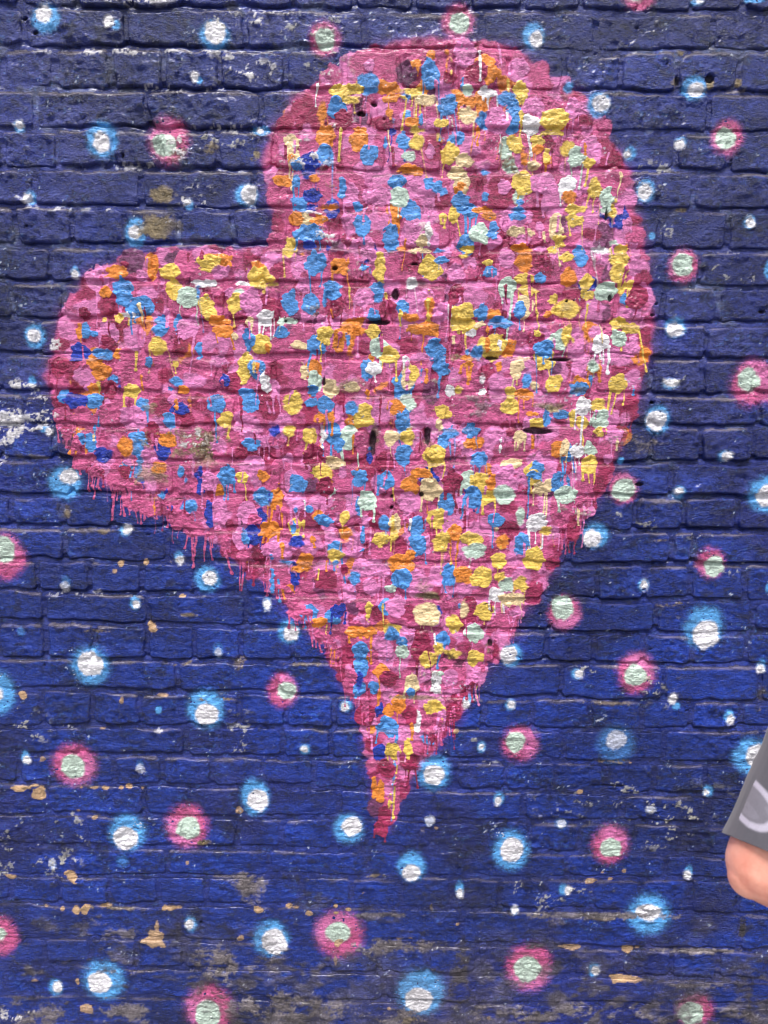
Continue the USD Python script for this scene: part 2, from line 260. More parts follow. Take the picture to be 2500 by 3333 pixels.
Y 930 410 40 45;Y 855 840 16 55;c 910 860 40 45;m 590 420 80 70;p 510 440 60 60
T 1200 1540 1.904
B 110 40 50 50 2;O 255 80 55 55;E 380 100 60 65 2;Y 700 60 70 55;Y 740 130 50 60 2;O 760 60 30 40;B 480 200 50 60;C 515 50 55 52 3;B 645 150 50 58 2;G 840 130 60 62;P 240 180 60 60
B 100 310 40 50 1;Y 70 410 40 35;E 165 300 35 50;Y 160 380 18 45 1;Y 425 280 50 58 1;Y 455 430 50 60 3;B 300 330 45 60;B 305 450 50 58 2;c 560 300 60 75;Y 640 410 60 40
G 660 480 65 45 1;O 260 510 30 40;O 200 560 80 50;B 205 655 55 55 1;G 135 720 30 25;O 590 630 60 50;Y 700 640 60 50;Y 810 640 35 40;Y 805 540 40 45 1;E 790 350 18 50;B 790 290 45 40 1
c 870 370 60 70;Y 820 450 14 55;B 930 450 25 50;B 110 820 40 50;P 170 820 55 62;c 60 870 50 45;c 290 690 50 50;p 430 630 50 55;E 360 870 80 68 1;B 565 830 20 28;E 590 850 33 55
Y 520 910 40 40;Y 720 850 55 52 1;W 790 760 45 45 3;G 850 690 50 40;E 890 790 70 40 3;m 690 750 50 40;c 850 900 70 50;c 200 450 60 50
T 1600 1540 1.904
Y 265 30 40 50 1;B 270 10 40 20 2;E 300 100 40 40 2;B 405 60 35 55;B 475 50 17 40;G 460 130 60 45 2;c 580 200 60 50;G 180 270 30 48;W 280 310 60 52 3;Y 340 360 50 38 2;B 185 440 40 60
Y 265 530 58 63;c 500 350 45 58 2;c 370 560 40 40;c 265 710 45 52;Y 185 680 45 48 2;m 100 900 80 50
T 850 2000 1.904
O 620 110 80 30 2;c 530 250 60 58;O 450 240 24 55;B 620 320 40 60;B 615 230 50 50 1;D 610 400 25 60;P 745 190 45 55;Y 810 100 55 38;B 870 170 40 30;G 870 230 40 40 1;B 810 130 48 48 3
O 740 350 40 40 1;c 520 380 50 40;O 730 520 10 85;C 790 400 50 45;B 695 450 35 38;E 930 420 35 45;C 640 620 60 60;O 685 710 30 28;D 720 620 12 40;D 745 570 15 45;O 790 600 30 40
B 780 690 60 55 2;c 700 800 50 55;D 740 850 40 48;Y 815 840 45 52 2;m 750 930 60 40
T 1300 2000 1.904
B 270 160 40 48 1;Y 180 280 50 52 2;C 140 150 43 65 2;Y 240 210 30 40;Y 330 250 50 38;Y 470 270 50 48 1;G 460 120 55 52;Y 345 60 40 45;P 310 390 48 55;E 80 420 40 48 2
W 225 420 35 58;G 260 365 20 20;M 660 40 80 55 2;B 70 490 18 28;m 100 570 60 40;W 115 650 22 45;C 65 620 45 55 1;Y 215 580 55 42 2;M 200 670 58 55 2;p 60 740 80 55;c 330 580 30 38 2
Y 50 810 23 48 1;c 70 910 50 40;c 580 220 30 50
T 1050 2350 1.904
O 320 390 14 55;O 360 430 24 65;Y 455 380 20 38 1;B 440 350 14 38 1;c 540 250 60 48 3;v 330 530 45 60;C 390 290 58 55 2;c 390 580 45 58;C 360 650 38 38 2;Y 415 490 8 40;p 420 420 40 45
"""
# Painted stars: kind, core x y rx ry, halo x y rx ry (0 = no core); b blue halo, p pink halo with mint core, f faint
STARS = """
T 0 0 1.952
b 280 92 50 55 295 118 90 92;b 697 145 33 35 742 168 30 34;b 1370 215 62 70 1365 230 92 92;b 1243 497 28 38 1272 520 20 25;b 122 790 28 30 118 805 35 40;b 655 910 52 62 652 890 95 120
p 1050 925 75 75 1075 900 125 150;b 175 1255 30 28 195 1260 35 50;b 1195 1283 22 20 1200 1300 30 35;b 1585 1235 45 60 1570 1245 75 70;b 855 1475 42 45 860 1475 65 90
T 825 0 1.952
p 455 250 60 70 455 250 100 115;p 1310 145 65 65 1300 140 100 115;b 45 832 20 18 50 835 60 35
T 1650 0 1.952
p 820 -10 45 25 835 -15 105 75;b 1220 10 22 16 1210 10 38 28;b 0 0 0 0 1570 0 60 22;b 188 250 42 48 170 225 72 82;b 0 0 0 0 390 555 35 40;b 597 660 50 50 575 670 75 85;b 1200 570 50 45 1190 560 78 80
p 1385 880 62 65 1400 875 100 115;b 765 985 27 30 785 970 38 45;b 1098 915 28 28 1105 905 38 38;b 875 1220 42 50 880 1210 62 75;b 1545 1415 30 32 1540 1410 40 45;b 0 0 0 0 920 1500 25 25
T 1650 830 1.952
p 1115 65 65 70 1115 70 95 110;b 1058 478 50 45 1065 460 68 65;b 1035 815 45 25 1030 820 50 35;p 1528 795 65 75 1560 810 140 150;b 945 1050 60 60 955 1045 78 90;b 1385 1275 33 25 1375 1275 45 38
b 0 0 0 0 722 1305 22 25;p 738 1490 70 70 740 1480 92 97;b 1080 1500 28 30 1090 1510 40 45;b 1640 1530 60 70 1630 1520 110 110;b 0 0 0 0 1660 95 25 60
T 0 830 1.952
b 485 125 22 22 485 110 28 40;b 218 512 38 42 225 515 65 75;b 210 830 20 15 212 800 25 35;b 312 1122 20 24 285 1105 30 25;b 440 1410 60 45 415 1450 105 105
T 0 1660 1.952
p 30 250 65 80 30 290 135 140;b 810 125 32 32 795 130 35 35;b 1143 318 25 27 1135 300 30 40;b 1335 430 42 42 1318 440 82 82;f 418 490 26 30 425 460 30 45;b 868 597 25 25 860 590 35 45
f 1390 905 22 26 1387 890 32 50;f 0 0 0 0 140 770 25 30;b 580 975 75 75 580 985 122 122;b 0 1175 20 30 0 1160 95 130;b 0 0 0 0 1010 1268 22 26;b 1315 1295 70 65 1310 1260 115 120
p 465 1632 75 75 475 1615 138 130;b 170 1590 25 25 160 1570 30 45;f 897 1645 22 26 893 1625 25 40
T 825 1660 1.952
b 87 597 22 35 87 597 26 40;b 240 780 45 48 225 770 70 75;p 215 1145 58 52 185 1145 95 105;b 580 1245 27 28 590 1240 40 38;b 325 1520 22 22 328 1518 35 38;b 1145 1680 65 62 1145 1666 105 112
b 1620 920 50 60 1640 920 65 72;b 1352 1225 20 28 1360 1195 38 30;b 1635 1235 25 25 1630 1235 35 38;b 1450 1505 22 22 1448 1505 28 38;p 1667 1470 60 62 1697 1485 115 110
T 1650 1660 1.952
b 540 180 55 55 565 160 80 78;p 1310 355 60 62 1290 335 90 98;b 873 475 25 32 862 475 40 40;b 0 0 0 0 1655 495 15 30;p 350 620 65 75 365 655 100 105;b 1262 790 80 85 1250 740 125 130
p 810 1045 65 65 818 1035 122 125;b 1607 1010 22 25 1617 990 30 45;b 455 1038 28 25 440 1035 36 36;b 1052 1195 22 28 1075 1245 28 25;b 1418 1330 25 32 1410 1310 32 42
f 695 1460 60 55 695 1490 115 115;b 1580 1560 60 70 1550 1560 115 115
T 0 2483 1.952
b 800 475 75 70 810 440 115 115;p 1200 410 70 70 1190 400 130 135;b 1640 238 62 68 1620 215 90 112;f 335 640 20 26 335 640 24 32;f 0 0 0 0 780 620 40 40;p 5 1090 32 36 0 1100 112 122
b 1205 1025 25 32 1215 1025 40 50;b 632 1400 70 65 660 1385 130 120;b 365 1430 28 35 350 1430 45 55;p 1320 1600 75 90 1330 1560 150 145
T 825 2483 1.952
b 130 1140 75 80 110 1120 110 112;b 625 405 60 55 605 420 95 95;b 1640 555 68 75 1637 558 115 125;b 1005 700 55 50 1005 660 90 90;b 1310 828 20 27 1310 800 28 50;p 535 1080 75 65 545 1090 150 145
b 1050 1500 85 75 1065 1450 145 140;f 1120 372 26 30 1120 372 30 34;b 1555 240 25 25 1560 225 35 45;b 1660 932 22 28 1660 932 24 30
T 1650 2483 1.952
f 345 388 26 24 345 390 38 34;f 912 295 30 24 912 295 34 27;b 1268 188 20 20 1280 180 35 38;p 660 545 65 60 655 520 115 120;b 1148 708 28 28 1155 690 25 45;b 388 810 22 28 360 805 32 35
b 900 950 80 50 900 960 135 130;b 562 1322 28 30 552 1312 38 48;p 130 1310 85 75 140 1300 140 145;p 1170 1590 75 70 1195 1570 115 105
"""
# Bare patches: kind, centre, half sizes, strength (w white bloom, k bare khaki brick, g grey render, t tan chip, s speckle, d dark bare)
WEAR = """
T 0 0 1.952
w 820 5 220 25 0.8;w 1540 450 150 90 0.55;w 880 330 500 18 .25;w 1500 822 260 22 .75;w 880 1065 320 22 .4;s 1500 880 300 130 .5;k 1340 950 60 50 .5;k 1600 980 70 50 .6;k 1040 1240 100 55 .95;w 1270 1240 130 60 .8
k 1000 1440 170 100 .85;k 1120 960 90 100 .35;w 1000 570 650 20 .3;w 430 1325 200 18 .4;k 870 1300 50 25 .5;s 1500 200 180 150 .35;w 1130 970 70 90 .3
T 825 0 1.952
s 250 160 240 120 .6;w 30 140 70 90 .4;w 60 450 100 70 .45;s 380 430 190 90 .7;w 500 450 40 50 .5;s 950 190 70 40 .8;w 1010 190 15 25 .7;s 1000 480 90 80 .3
w 330 980 150 90 .25;w 480 1480 70 70 .6;k 460 1200 150 70 .35;s 1090 1420 60 110 .45;k 1400 1030 120 60 .35;g 1630 1060 50 60 .5;w 540 745 70 60 .2
T 1650 0 1.952
g 1180 330 120 16 .5;k 1065 525 28 30 .8;k 1290 530 30 45 .9;k 1470 520 20 30 .8;g 1350 580 150 18 .6;k 1110 1335 50 18 .7;s 1050 1430 120 80 .35;s 930 1120 200 80 .15;k 170 1060 60 60 .5;k 20 1060 60 70 .6
k 1400 1530 18 25 .7;k 1110 340 30 22 .8
T 0 830 1.952
w 150 840 130 50 .8;w 130 980 120 70 .6;w 290 950 70 110 .6;w 60 1150 90 110 .7;w 190 1080 130 35 .7;w 20 1260 60 70 .6;k 990 900 90 70 .45;k 960 1040 110 100 .35;k 1220 1200 340 110 .65
k 1000 1390 200 90 .45;k 1300 1280 130 90 .5;w 350 570 30 40 .5;k 430 1640 30 60 .5;g 250 1280 180 25 .5;w 1240 1180 70 60 .3
T 825 830 1.952
k 580 820 160 70 .5;k 1220 920 190 60 .4;g 1380 960 200 80 .5;k 1130 1150 80 110 .5;s 800 1110 90 60 .9;s 1070 1170 120 120 .6;k 770 1150 40 110 .6;g 1240 1080 240 50 .4;s 680 90 90 70 .8;k 380 350 60 60 .3
w 1260 980 60 60 .4;k 1280 650 60 30 .6;g 1050 180 350 20 .4;s 1230 790 90 70 .6;k 120 220 100 40 .35;s 1320 1300 160 90 .4
T 1650 830 1.952
k 290 960 160 40 .6;k 120 1250 90 60 .45;g 200 1130 60 50 .6;g 830 1200 140 70 .65;s 720 1130 90 60 .5;s 1080 810 70 50 .25;s 430 1160 120 60 .3;s 1090 310 120 70 .4;s 1400 110 250 90 .25
k 450 860 80 30 .4;g 640 1180 90 60 .35;g 350 330 90 60 .25
T 0 1660 1.952
w 120 125 90 18 .35;k 680 140 90 25 .5;w 440 530 130 20 .6;w 660 530 50 20 .4;t 970 740 32 30 1;t 775 345 20 20 1;t 780 1195 16 32 .9;t 145 1180 22 20 1;t 1165 545 18 10 1;t 930 330 10 14 1;t 733 385 12 10 .8
k 1150 970 110 22 .6;k 1190 665 70 14 .5;k 1380 1200 180 20 .6;k 620 765 120 12 .5;t 650 1385 25 12 .8;w 430 1370 140 12 .4;s 1540 1440 130 110 .5;k 1560 970 120 60 .4;w 1020 1390 25 18 .6;t 1020 1172 35 10 .8
t 270 1585 28 18 .8;k 1120 320 90 22 .4;s 130 1350 200 120 .15
T 825 1660 1.952
k 1130 545 120 28 .75;s 960 880 60 60 .6;s 1250 960 90 40 .8;k 1200 970 110 40 .4;s 1130 1060 90 80 .7;s 1170 1120 60 60 .6;k 1490 870 25 60 .5;k 480 860 80 50 .25;t 1290 1400 16 12 .9;s 1420 1470 80 60 .5;w 1490 1620 60 25 .3
k 1000 1190 260 18 .5;k 330 980 300 14 .3;k 1080 480 60 60 .3;g 830 340 60 50 .3
T 1650 1660 1.952
s 1100 100 200 80 .3;k 970 190 60 14 .5;k 1040 600 140 18 .6;s 1050 740 70 40 .5;s 480 990 160 40 .45;k 620 1225 300 18 .4;s 950 1150 120 120 .25;k 1620 1200 40 120 .35;k 700 1600 130 18 .6;t 790 1610 18 10 .9;s 620 60 260 80 .1;s 1500 350 150 60 .3
T 0 2483 1.952
t 130 160 45 16 1;t 240 185 48 38 1;t 520 155 14 9 1;t 600 157 28 9 1;t 670 155 22 10 1;t 770 157 14 9 1;t 820 147 14 12 1;t 905 162 12 8 .9;t 500 300 18 9 .9;t 450 705 45 36 1;t 85 725 42 15 1;t 485 930 18 18 1
t 540 922 24 26 1;t 680 905 45 10 1;t 1100 920 42 12 1;t 1048 920 12 12 1;t 985 1125 62 45 1;t 1000 1045 12 45 .9;t 1190 630 14 16 .9;t 540 1575 38 30 .9;t 490 1400 20 26 .9;t 400 925 12 12 .9;t 295 910 18 10 .8;t 670 1500 25 10 .8
t 215 1390 20 10 .8;t 1530 1115 20 20 .9;t 1525 315 20 26 .8;t 605 345 16 10 .9;g 1360 1270 150 110 .8;g 1560 780 90 110 .75;g 760 1330 200 16 .5;g 760 1080 200 50 .4;g 200 1600 320 90 .65;g 860 1590 300 70 .65;g 1600 1560 60 100 .7
k 1280 500 70 30 .7;k 130 1140 60 20 .5;g 1430 720 160 12 .5;s 300 450 300 150 .25;s 200 660 250 80 .25;k 600 920 420 14 .5;w 80 1600 100 40 .3;g 650 1010 130 50 .4;g 1450 1320 60 90 .6
T 825 2483 1.952
t 30 932 28 16 1;t 225 910 22 15 1;t 352 958 22 15 1;t 605 935 18 15 1;t 520 915 14 12 1;t 525 955 16 8 1;t 265 918 24 7 .9;t 920 1118 20 8 .9;t 1000 1120 22 10 .9;t 1300 1025 18 12 .9;t 545 1140 30 22 .9;t 700 830 22 12 .8
g 950 1160 340 50 .75;d 1310 1370 70 280 .8;g 820 970 360 22 .6;g 250 1560 420 100 .8;g 60 1280 140 90 .4;g 900 1600 200 60 .75;k 780 720 160 14 .5;g 30 760 60 150 .5;k 990 1640 70 40 .7;g 760 1200 120 60 .6;d 300 1640 320 30 .4
g 1500 1580 180 60 .6;t 860 1555 14 12 .9;t 1500 1600 18 22 .9;k 1050 430 50 25 .5;t 1160 415 16 12 .8;d 1180 1250 60 120 .5;k 1130 910 16 40 .6;t 520 1240 10 30 .7
T 1650 2483 1.952
t 470 187 18 14 1;t 560 750 75 16 .9;t 608 700 20 22 .9;t 655 740 18 14 .9;t 745 688 16 13 .9;t 762 1175 36 22 1;t 825 1170 14 10 .8;t 400 1168 70 16 .9;t 730 1365 75 18 1;t 830 1375 60 18 .8;g 560 970 560 26 .75;g 1200 1190 360 16 .7
g 1150 1410 220 20 .65;d 1495 1070 22 110 .8;d 1550 1470 20 110 .6;g 170 1590 170 70 .75;g 420 1560 130 50 .75;g 760 1590 140 60 .6;g 1400 1600 250 60 .5;k 1250 1570 60 22 .9;s 850 250 500 160 .3;s 300 800 250 120 .2;s 1000 430 200 120 .3
d 160 1160 140 22 .6;k 480 750 90 14 .6;k 620 990 200 12 .4;t 690 1120 10 26 .7;g 300 1010 70 40 .4
"""
HEART = [(585,530),(592,450),(585,370),(590,290),(640,205),(720,155),(790,105),(900,95),(1000,88),(1085,95),(1180,150),(1260,225),(1318,300),(1352,380),(1388,480),(1400,600),(1402,700),(1390,800),(1375,880),(1345,960),(1305,1050),(1265,1110),(1215,1180),(1185,1260),(1130,1330),(1085,1400),(1020,1490),(965,1570),(910,1645),(870,1710),(845,1755),(830,1790),(818,1755),(802,1660),(785,1560),(745,1480),(702,1395),(640,1325),(560,1250),(480,1185),(400,1135),(320,1095),(240,1055),(180,1010),(140,950),(122,880),(112,800),(118,720),(150,650),(190,600),(250,565),(320,545),(400,540),(480,545)]
# Holes and gashes: survey pixel centre and half sizes, depth in mm
HOLES = [(1178,372,13,8,14),(1240,1048,34,7,12),(1288,958,8,14,12),(1090,872,8,6,10),(1818,1171,38,6,12),(1745,1402,40,9,12),(1606,1166,18,5,10),(1214,1440,10,34,10),(1392,1424,9,32,10),(1055,1240,7,18,10),(2122,1310,7,5,8),(1975,695,6,20,9),(2312,255,11,13,9),(2205,262,8,16,7),(1372,1610,7,7,8),(1276,1615,5,6,8),(1275,1650,5,5,7),(930,1045,5,4,6),(1845,980,4,4,7),(1868,978,4,4,7),(1985,970,5,9,8),(2120,1027,7,4,7),(1350,860,12,4,8),(1218,337,8,6,8),(115,105,6,5,5),(80,60,10,5,6),(400,505,6,10,5),(2080,1575,14,7,7),(1595,2092,9,13,7),(2000,2560,60,4,4),(2480,1015,10,6,6)]
ROW_LEFT = {0:36,1:167,2:300,3:430,4:561,5:684,6:807,7:925,8:1050,9:1166,10:1283,11:1394,14:1727,15:1832,16:1937,17:2039,18:2152,19:2259,20:2372,22:2560,23:2660,24:2765,25:2857,26:2949,27:3062,28:3154,29:3251}
ROW_RIGHT = {0:46,1:174,2:310,3:440,4:568,5:697,6:822,7:940,8:1060,9:1173,10:1294,11:1399,14:1737,15:1844,16:1962,17:2065,18:2172,19:2282,20:2382,21:2490,22:2590,23:2688,24:2785,25:2870,26:2975,27:3093,28:3187,29:3277}
JOINTS = {-1:[(250,-10)],0:[(77,100),(410,100),(800,100),(1187,100),(1937,110),(2321,110)],1:[(10,230),(180,230),(365,230),(540,230),(720,230),(930,240),(1118,240),(1298,240),(1486,240),(1660,240),(2206,240),(2405,240)],2:[(115,360),(485,360),(850,360),(2308,370)],3:[(10,490),(190,490),(900,500),(1085,500),(1440,505),(1830,510),(2375,500)],4:[(110,620),(460,620),(830,620),(1205,640),(2262,630)],5:[(50,745),(235,745),(405,745),(582,745),(760,745),(940,750),(1117,750),(1470,765),(1645,770),(2148,760),(2370,760)],6:[(855,860),(2277,870)],7:[(915,980),(1065,985),(1460,985),(2336,1000)],8:[(1515,1110),(2300,1120)],9:[(885,1230),(1040,1230),(2119,1240),(2288,1240)],10:[(2120,1340)],11:[(1205,1440),(2116,1450)],12:[(1230,1560),(2188,1560)],14:[(2188,1790),(2265,1700)],17:[(1930,2110)],18:[(907,2110),(1828,2220)],19:[(1735,2330),(1919,2330),(2085,2330),(2250,2330)],20:[(917,2330),(1076,2330),(1834,2430),(2157,2430)],21:[(856,2420),(1178,2420)],23:[(922,2720),(1580,2720)],24:[(875,2810)],26:[(1500,3020),(2411,3030)],27:[(1865,3140),(2024,3140),(2185,3140)],28:[(2440,3230)],29:[(1665,3300),(1809,3300),(1973,3300)]}
# ---------------------------------------------------------------- the wall as a relief: fine grid (films) and every second line of it (bricks, mortar)
FINE = 0.0012
X0, X1, Z0, Z1 = -0.9984, 0.9984, 0.0912, 2.4720
NX, NZ = int(round((X1 - X0) / FINE / 2)) * 2 + 1, int(round((Z1 - Z0) / FINE / 2)) * 2 + 1
gx = X0 + FINE * np.arange(NX)
gz = Z1 - FINE * np.arange(NZ)                       # row 0 is the top
GX, GZ = np.meshgrid(gx.astype(np.float32), gz.astype(np.float32))

def field(shape, sx, sz, seed):
    """Smooth noise of unit variance; sx, sz are blur lengths in cells."""
    r = np.random.default_rng(seed)
    k = max(1, int(min(sx, sz) / 2.5))
    small = r.standard_normal((shape[0] // k + 3, shape[1] // k + 3)).astype(np.float32)
    small = ndi.gaussian_filter(small, (sz / k, sx / k), mode='wrap')
    small /= small.std()
    if k > 1:
        zz = np.linspace(0, shape[0] / k, shape[0], dtype=np.float32)
        xx = np.linspace(0, shape[1] / k, shape[1], dtype=np.float32)
        small = ndi.zoom(small, (k, k), order=1, grid_mode=True, mode='nearest')
    return small[:shape[0], :shape[1]]

S = (NZ, NX)
n_fine = field(S, 1.6, 1.2, 1)
n_lump = field(S, 4.2, 2.6, 2)
n_mid = field(S, 9, 6, 3)
n_big = field(S, 34, 22, 4)
n_huge = field(S, 110, 90, 5)
n_str = field(S, 30, 2.0, 6)
n_spk = field(S, 1.3, 1.3, 7)
n_patch = field(S, 16, 11, 8)

# --- courses and joints, from the survey
K0, K1 = -2, 31
rows = list(range(K0, K1))
def fit_rows(tab, px):
    ks = sorted(tab); z = [float(on_wall(px, tab[k])[1]) for k in ks]
    a, b = np.polyfit(ks, z, 1)
    out = {k: a * k + b for k in rows}
    zi = np.interp(np.arange(ks[0], ks[-1] + 1), ks, z)
    for i, k in enumerate(range(ks[0], ks[-1] + 1)):
        out[k] = float(zi[i])
    d0, d1 = out[ks[0]] - (a * ks[0] + b), out[ks[-1]] - (a * ks[-1] + b)
    for k in rows:
        if k < ks[0]: out[k] += d0
        if k > ks[-1]: out[k] += d1
    return out
ZL, ZR = fit_rows(ROW_LEFT, 300.0), fit_rows(ROW_RIGHT, 2000.0)
def line_z(k, x):
    """Height of the top edge of course k at x."""
    xl, xr = -0.55, 0.46
    t = (x - xl) / (xr - xl)
    return ZL[k] + (ZR[k] - ZL[k]) * np.clip(t, -0.45, 1.55)

def joints(k):
    pitch = 0.1125 if k % 2 else 0.2245
    r = np.random.default_rng(500 + k)
    known = sorted(float(on_wall(px, py)[0]) for px, py in JOINTS.get(k, []))
    if not known:
        known = [r.uniform(-0.1, 0.1)]
    xs = []
    for i, x in enumerate(known):
        xs.append(x)
        if i + 1 < len(known):
            gap = known[i + 1] - x
            n = max(1, int(round(gap / pitch)))
            for j in range(1, n):
                xs.append(x + gap * j / n + r.normal(0, 0.005))
    while xs[-1] < X1: xs.append(xs[-1] + pitch * (1 + r.normal(0, 0.04)))
    while xs[0] > X0: xs.insert(0, xs[0] - pitch * (1 + r.normal(0, 0.04)))
    return xs

# --- mortar relief (weathered struck joints: deep under the brick above, nearly flush on the brick below)
JT = 0.0125
worn = sstep(1.40, 0.60, GZ) * 0.8                   # the lower courses are buried in paint
heart_px = np.array(HEART, float) * (2500 / 1659)
hx, hz = on_wall(heart_px[:, 0], heart_px[:, 1])
def inside_poly(px, pz, X, Z):
    c = np.zeros(X.shape, bool)
    j = len(px) - 1
    for i in range(len(px)):
        with np.errstate(divide='ignore', invalid='ignore'):
            c ^= ((pz[i] > Z) != (pz[j] > Z)) & (X < (px[j] - px[i]) * (Z - pz[i]) / (pz[j] - pz[i] + 1e-12) + px[i])
        j = i
    return c
hin = inside_poly(hx, hz, GX[::2, ::2], GZ[::2, ::2])
hd = (ndi.distance_transform_edt(hin) - ndi.distance_transform_edt(~hin)) * 2 * FINE
heart_sd = ndi.zoom(hd.astype(np.float32), (NZ / hd.shape[0], NX / hd.shape[1]), order=1)

rough = 0.00062 * n_lump + 0.00026 * n_fine + 0.0007 * n_mid + 0.0008 * n_big + 0.0014 * n_huge
rough += 0.00018 * n_str * (1 + 1.2 * worn)
rough *= (1 + 0.25 * sstep(0.4, 1.4, n_big))
wx = GX + 0.0018 * n_big + 0.0013 * n_mid
wz = GZ + 0.0016 * np.roll(n_big, 311, 1) + 0.0014 * np.roll(n_mid, 177, 1)

hmask = sstep(-0.01, 0.01, heart_sd)
Hm = np.full(S, -0.0024, np.float32)
tj_all = np.full(S, -1, np.float32)
for k in rows:
    zt = line_z(k, GX)
    t = (wz - zt) / JT                                # 0 at the top edge of course k, 1 under the course above
    m = (t > -0.9) & (t < 1.6)
    prof = -0.0008 - 0.0046 * np.clip(1 + 0.45 * n_huge + 0.35 * n_big, 0.15, 1.6) * (1 - 0.5 * hmask) * np.clip(t, 0.0, 1.0) ** 2.2
    Hm = np.where(m, prof, Hm)
    tj_all = np.where(m, t, tj_all)
Hm = (Hm * (1 - 0.85 * worn) + 0.75 * rough + 0.00025 * n_str - 0.0003).astype(np.float32)

# --- bricks
bricks = []
Hb = np.full(S, -1, np.float32)                       # highest brick surface
along = np.full(S, -1, np.float32)                    # distance below the top arris, for the dusty ledges
face = np.zeros(S, np.float32)
for k in rows[:-1]:
    r = np.random.default_rng(900 + k)
    xs = joints(k)
    for xa, xb in zip(xs[:-1], xs[1:]):
        gap = 0.0085 + abs(r.normal(0, 0.003))
        x0, x1 = xa + gap / 2, xb - gap / 2
        if x1 - x0 < 0.03 or x1 < X0 or x0 > X1: continue
        xm = (x0 + x1) / 2
        zt, zb = float(line_z(k, xm)), float(line_z(k + 1, xm)) + JT
        zt += r.normal(0, 0.0010); zb += r.normal(0, 0.0016)
        if zb > Z1 or zt < Z0: continue
        i0, i1 = np.clip([int((Z1 - zt - 0.010) / FINE), int((Z1 - zb + 0.010) / FINE) + 2], 0, NZ)
        j0, j1 = np.clip([int((x0 - 0.010 - X0) / FINE), int((x1 + 0.010 - X0) / FINE) + 2], 0, NX)
        i0 -= i0 % 2; j0 -= j0 % 2
        if i1 - i0 < 8 or j1 - j0 < 8: continue
        sl = (slice(i0, i1), slice(j0, j1))
        X, Z, W = wx[sl], wz[sl], worn[sl]
        slope = (ZR[k] - ZL[k]) / 1.01
        zc_t = zt + slope * (X - xm); zc_b = zb + slope * (X - xm)
        rad = 0.006 + abs(r.normal(0, 0.004))
        cx, cz = (x0 + x1) / 2, (zc_t + zc_b) / 2
        qx, qz = np.abs(X - cx) - ((x1 - x0) / 2 - rad), np.abs(Z - cz) - ((zc_t - zc_b) / 2 - rad)
        d = -(np.hypot(np.maximum(qx, 0), np.maximum(qz, 0)) + np.minimum(np.maximum(qx, qz), 0) - rad)
        er = 0.0032 * (1 + 0.8 * W)
        dd = np.clip(d, 0, er)
        edge = -(er - np.sqrt(np.maximum(er * er - (er - dd) ** 2, 0))) * (1 - 0.85 * W)
        edge = np.where(d < 0, -er * (1 - 0.85 * W) + d * 3.0, edge)
        proud = r.normal(0.0008, 0.0010) * (1 - 0.45 * W) + 0.0012 * (1 - W)
        tilt = r.normal(0, 0.012) * (X - cx) * 0.5 + r.normal(0.012, 0.02) * (Z - cz)
        h = proud + tilt * (1 - 0.5 * W) + edge + rough[sl] * r.uniform(0.75, 1.35)
        Hb[sl] = np.maximum(Hb[sl], h)
        inb = d > -0.002
        along[sl] = np.where(inb & (Z > cz), np.maximum(along[sl], 0) * 0 + (zc_t - Z), along[sl])
        face[sl] = np.maximum(face[sl], sstep(-0.001, 0.006, d))
        bricks.append(dict(k=k, sl=sl, h=h.astype(np.float32), x=(x0, x1), z=(zb, zt)))

# --- holes, gashes, pits
pit = np.zeros(S, np.float32)
def dig(x, z, rx, rz, depth, seed):
    i0, i1 = np.clip([int((Z1 - z - 2 * rz) / FINE), int((Z1 - z + 2 * rz) / FINE) + 2], 0, NZ)
    j0, j1 = np.clip([int((x - 2 * rx - X0) / FINE), int((x + 2 * rx - X0) / FINE) + 2], 0, NX)
    if i1 <= i0 or j1 <= j0: return
    sl = (slice(i0, i1), slice(j0, j1))
    e = np.hypot((GX[sl] - x) / rx, (GZ[sl] - z) / rz) + 0.18 * n_mid[sl] + 0.08 * n_lump[sl]
    pit[sl] = np.maximum(pit[sl], depth * sstep(1.15, 0.6, e))
for i, (px, py, rx, rz, dep) in enumerate(HOLES):
    x, z = on_wall(px, py)
    dig(float(x), float(z), rx / 1500, rz / 1450, dep / 1000, i)
for i in range(420):
    s = rng.uniform(0.0012, 0.003)
    dig(rng.uniform(X0, X1), rng.uniform(Z0, Z1), s * rng.uniform(1, 1.7), s, rng.uniform(0.001, 0.0035), i)
for b in bricks:
    b['h'] = b['h'] - pit[b['sl']]
Hb -= pit
Hm -= pit
Hm = np.maximum(Hm, -0.0118); Hb = np.where(Hb > -0.5, np.maximum(Hb, -0.0121), Hb)
for b in bricks:
    b['h'] = np.maximum(b['h'], -0.0121)

# coarse surface (what is really built), then its exact image on the fine grid
def refine(c):
    f = np.empty(S, np.float32)
    f[::2, ::2] = c
    f[::2, 1::2] = (c[:, :-1] + c[:, 1:]) / 2
    f[1::2, ::2] = (c[:-1] + c[1:]) / 2
    f[1::2, 1::2] = (c[:-1, 1:] + c[1:, :-1]) / 2      # on the diagonal every cell is split along
    return f
H = refine(np.maximum(Hb, Hm)[::2, ::2])

# ---------------------------------------------------------------- colours (albedo), laid down coat by coat
PAINTS = {c: lin(*v) * 0.92 for c, v in {
    'P': (234, 136, 198), 'M': (210, 92, 146), 'C': (164, 40, 88), 'V': (118, 58, 104), 'Y': (246, 208, 98), 'O': (242, 144, 54), 'B': (82, 152, 228),
    'D': (34, 62, 182), 'W': (250, 246, 252), 'G': (206, 228, 214), 'E': (247, 218, 170)}.items()}
def lay(C, a, col):
    return C + (np.asarray(col, np.float32) - C) * a[..., None]

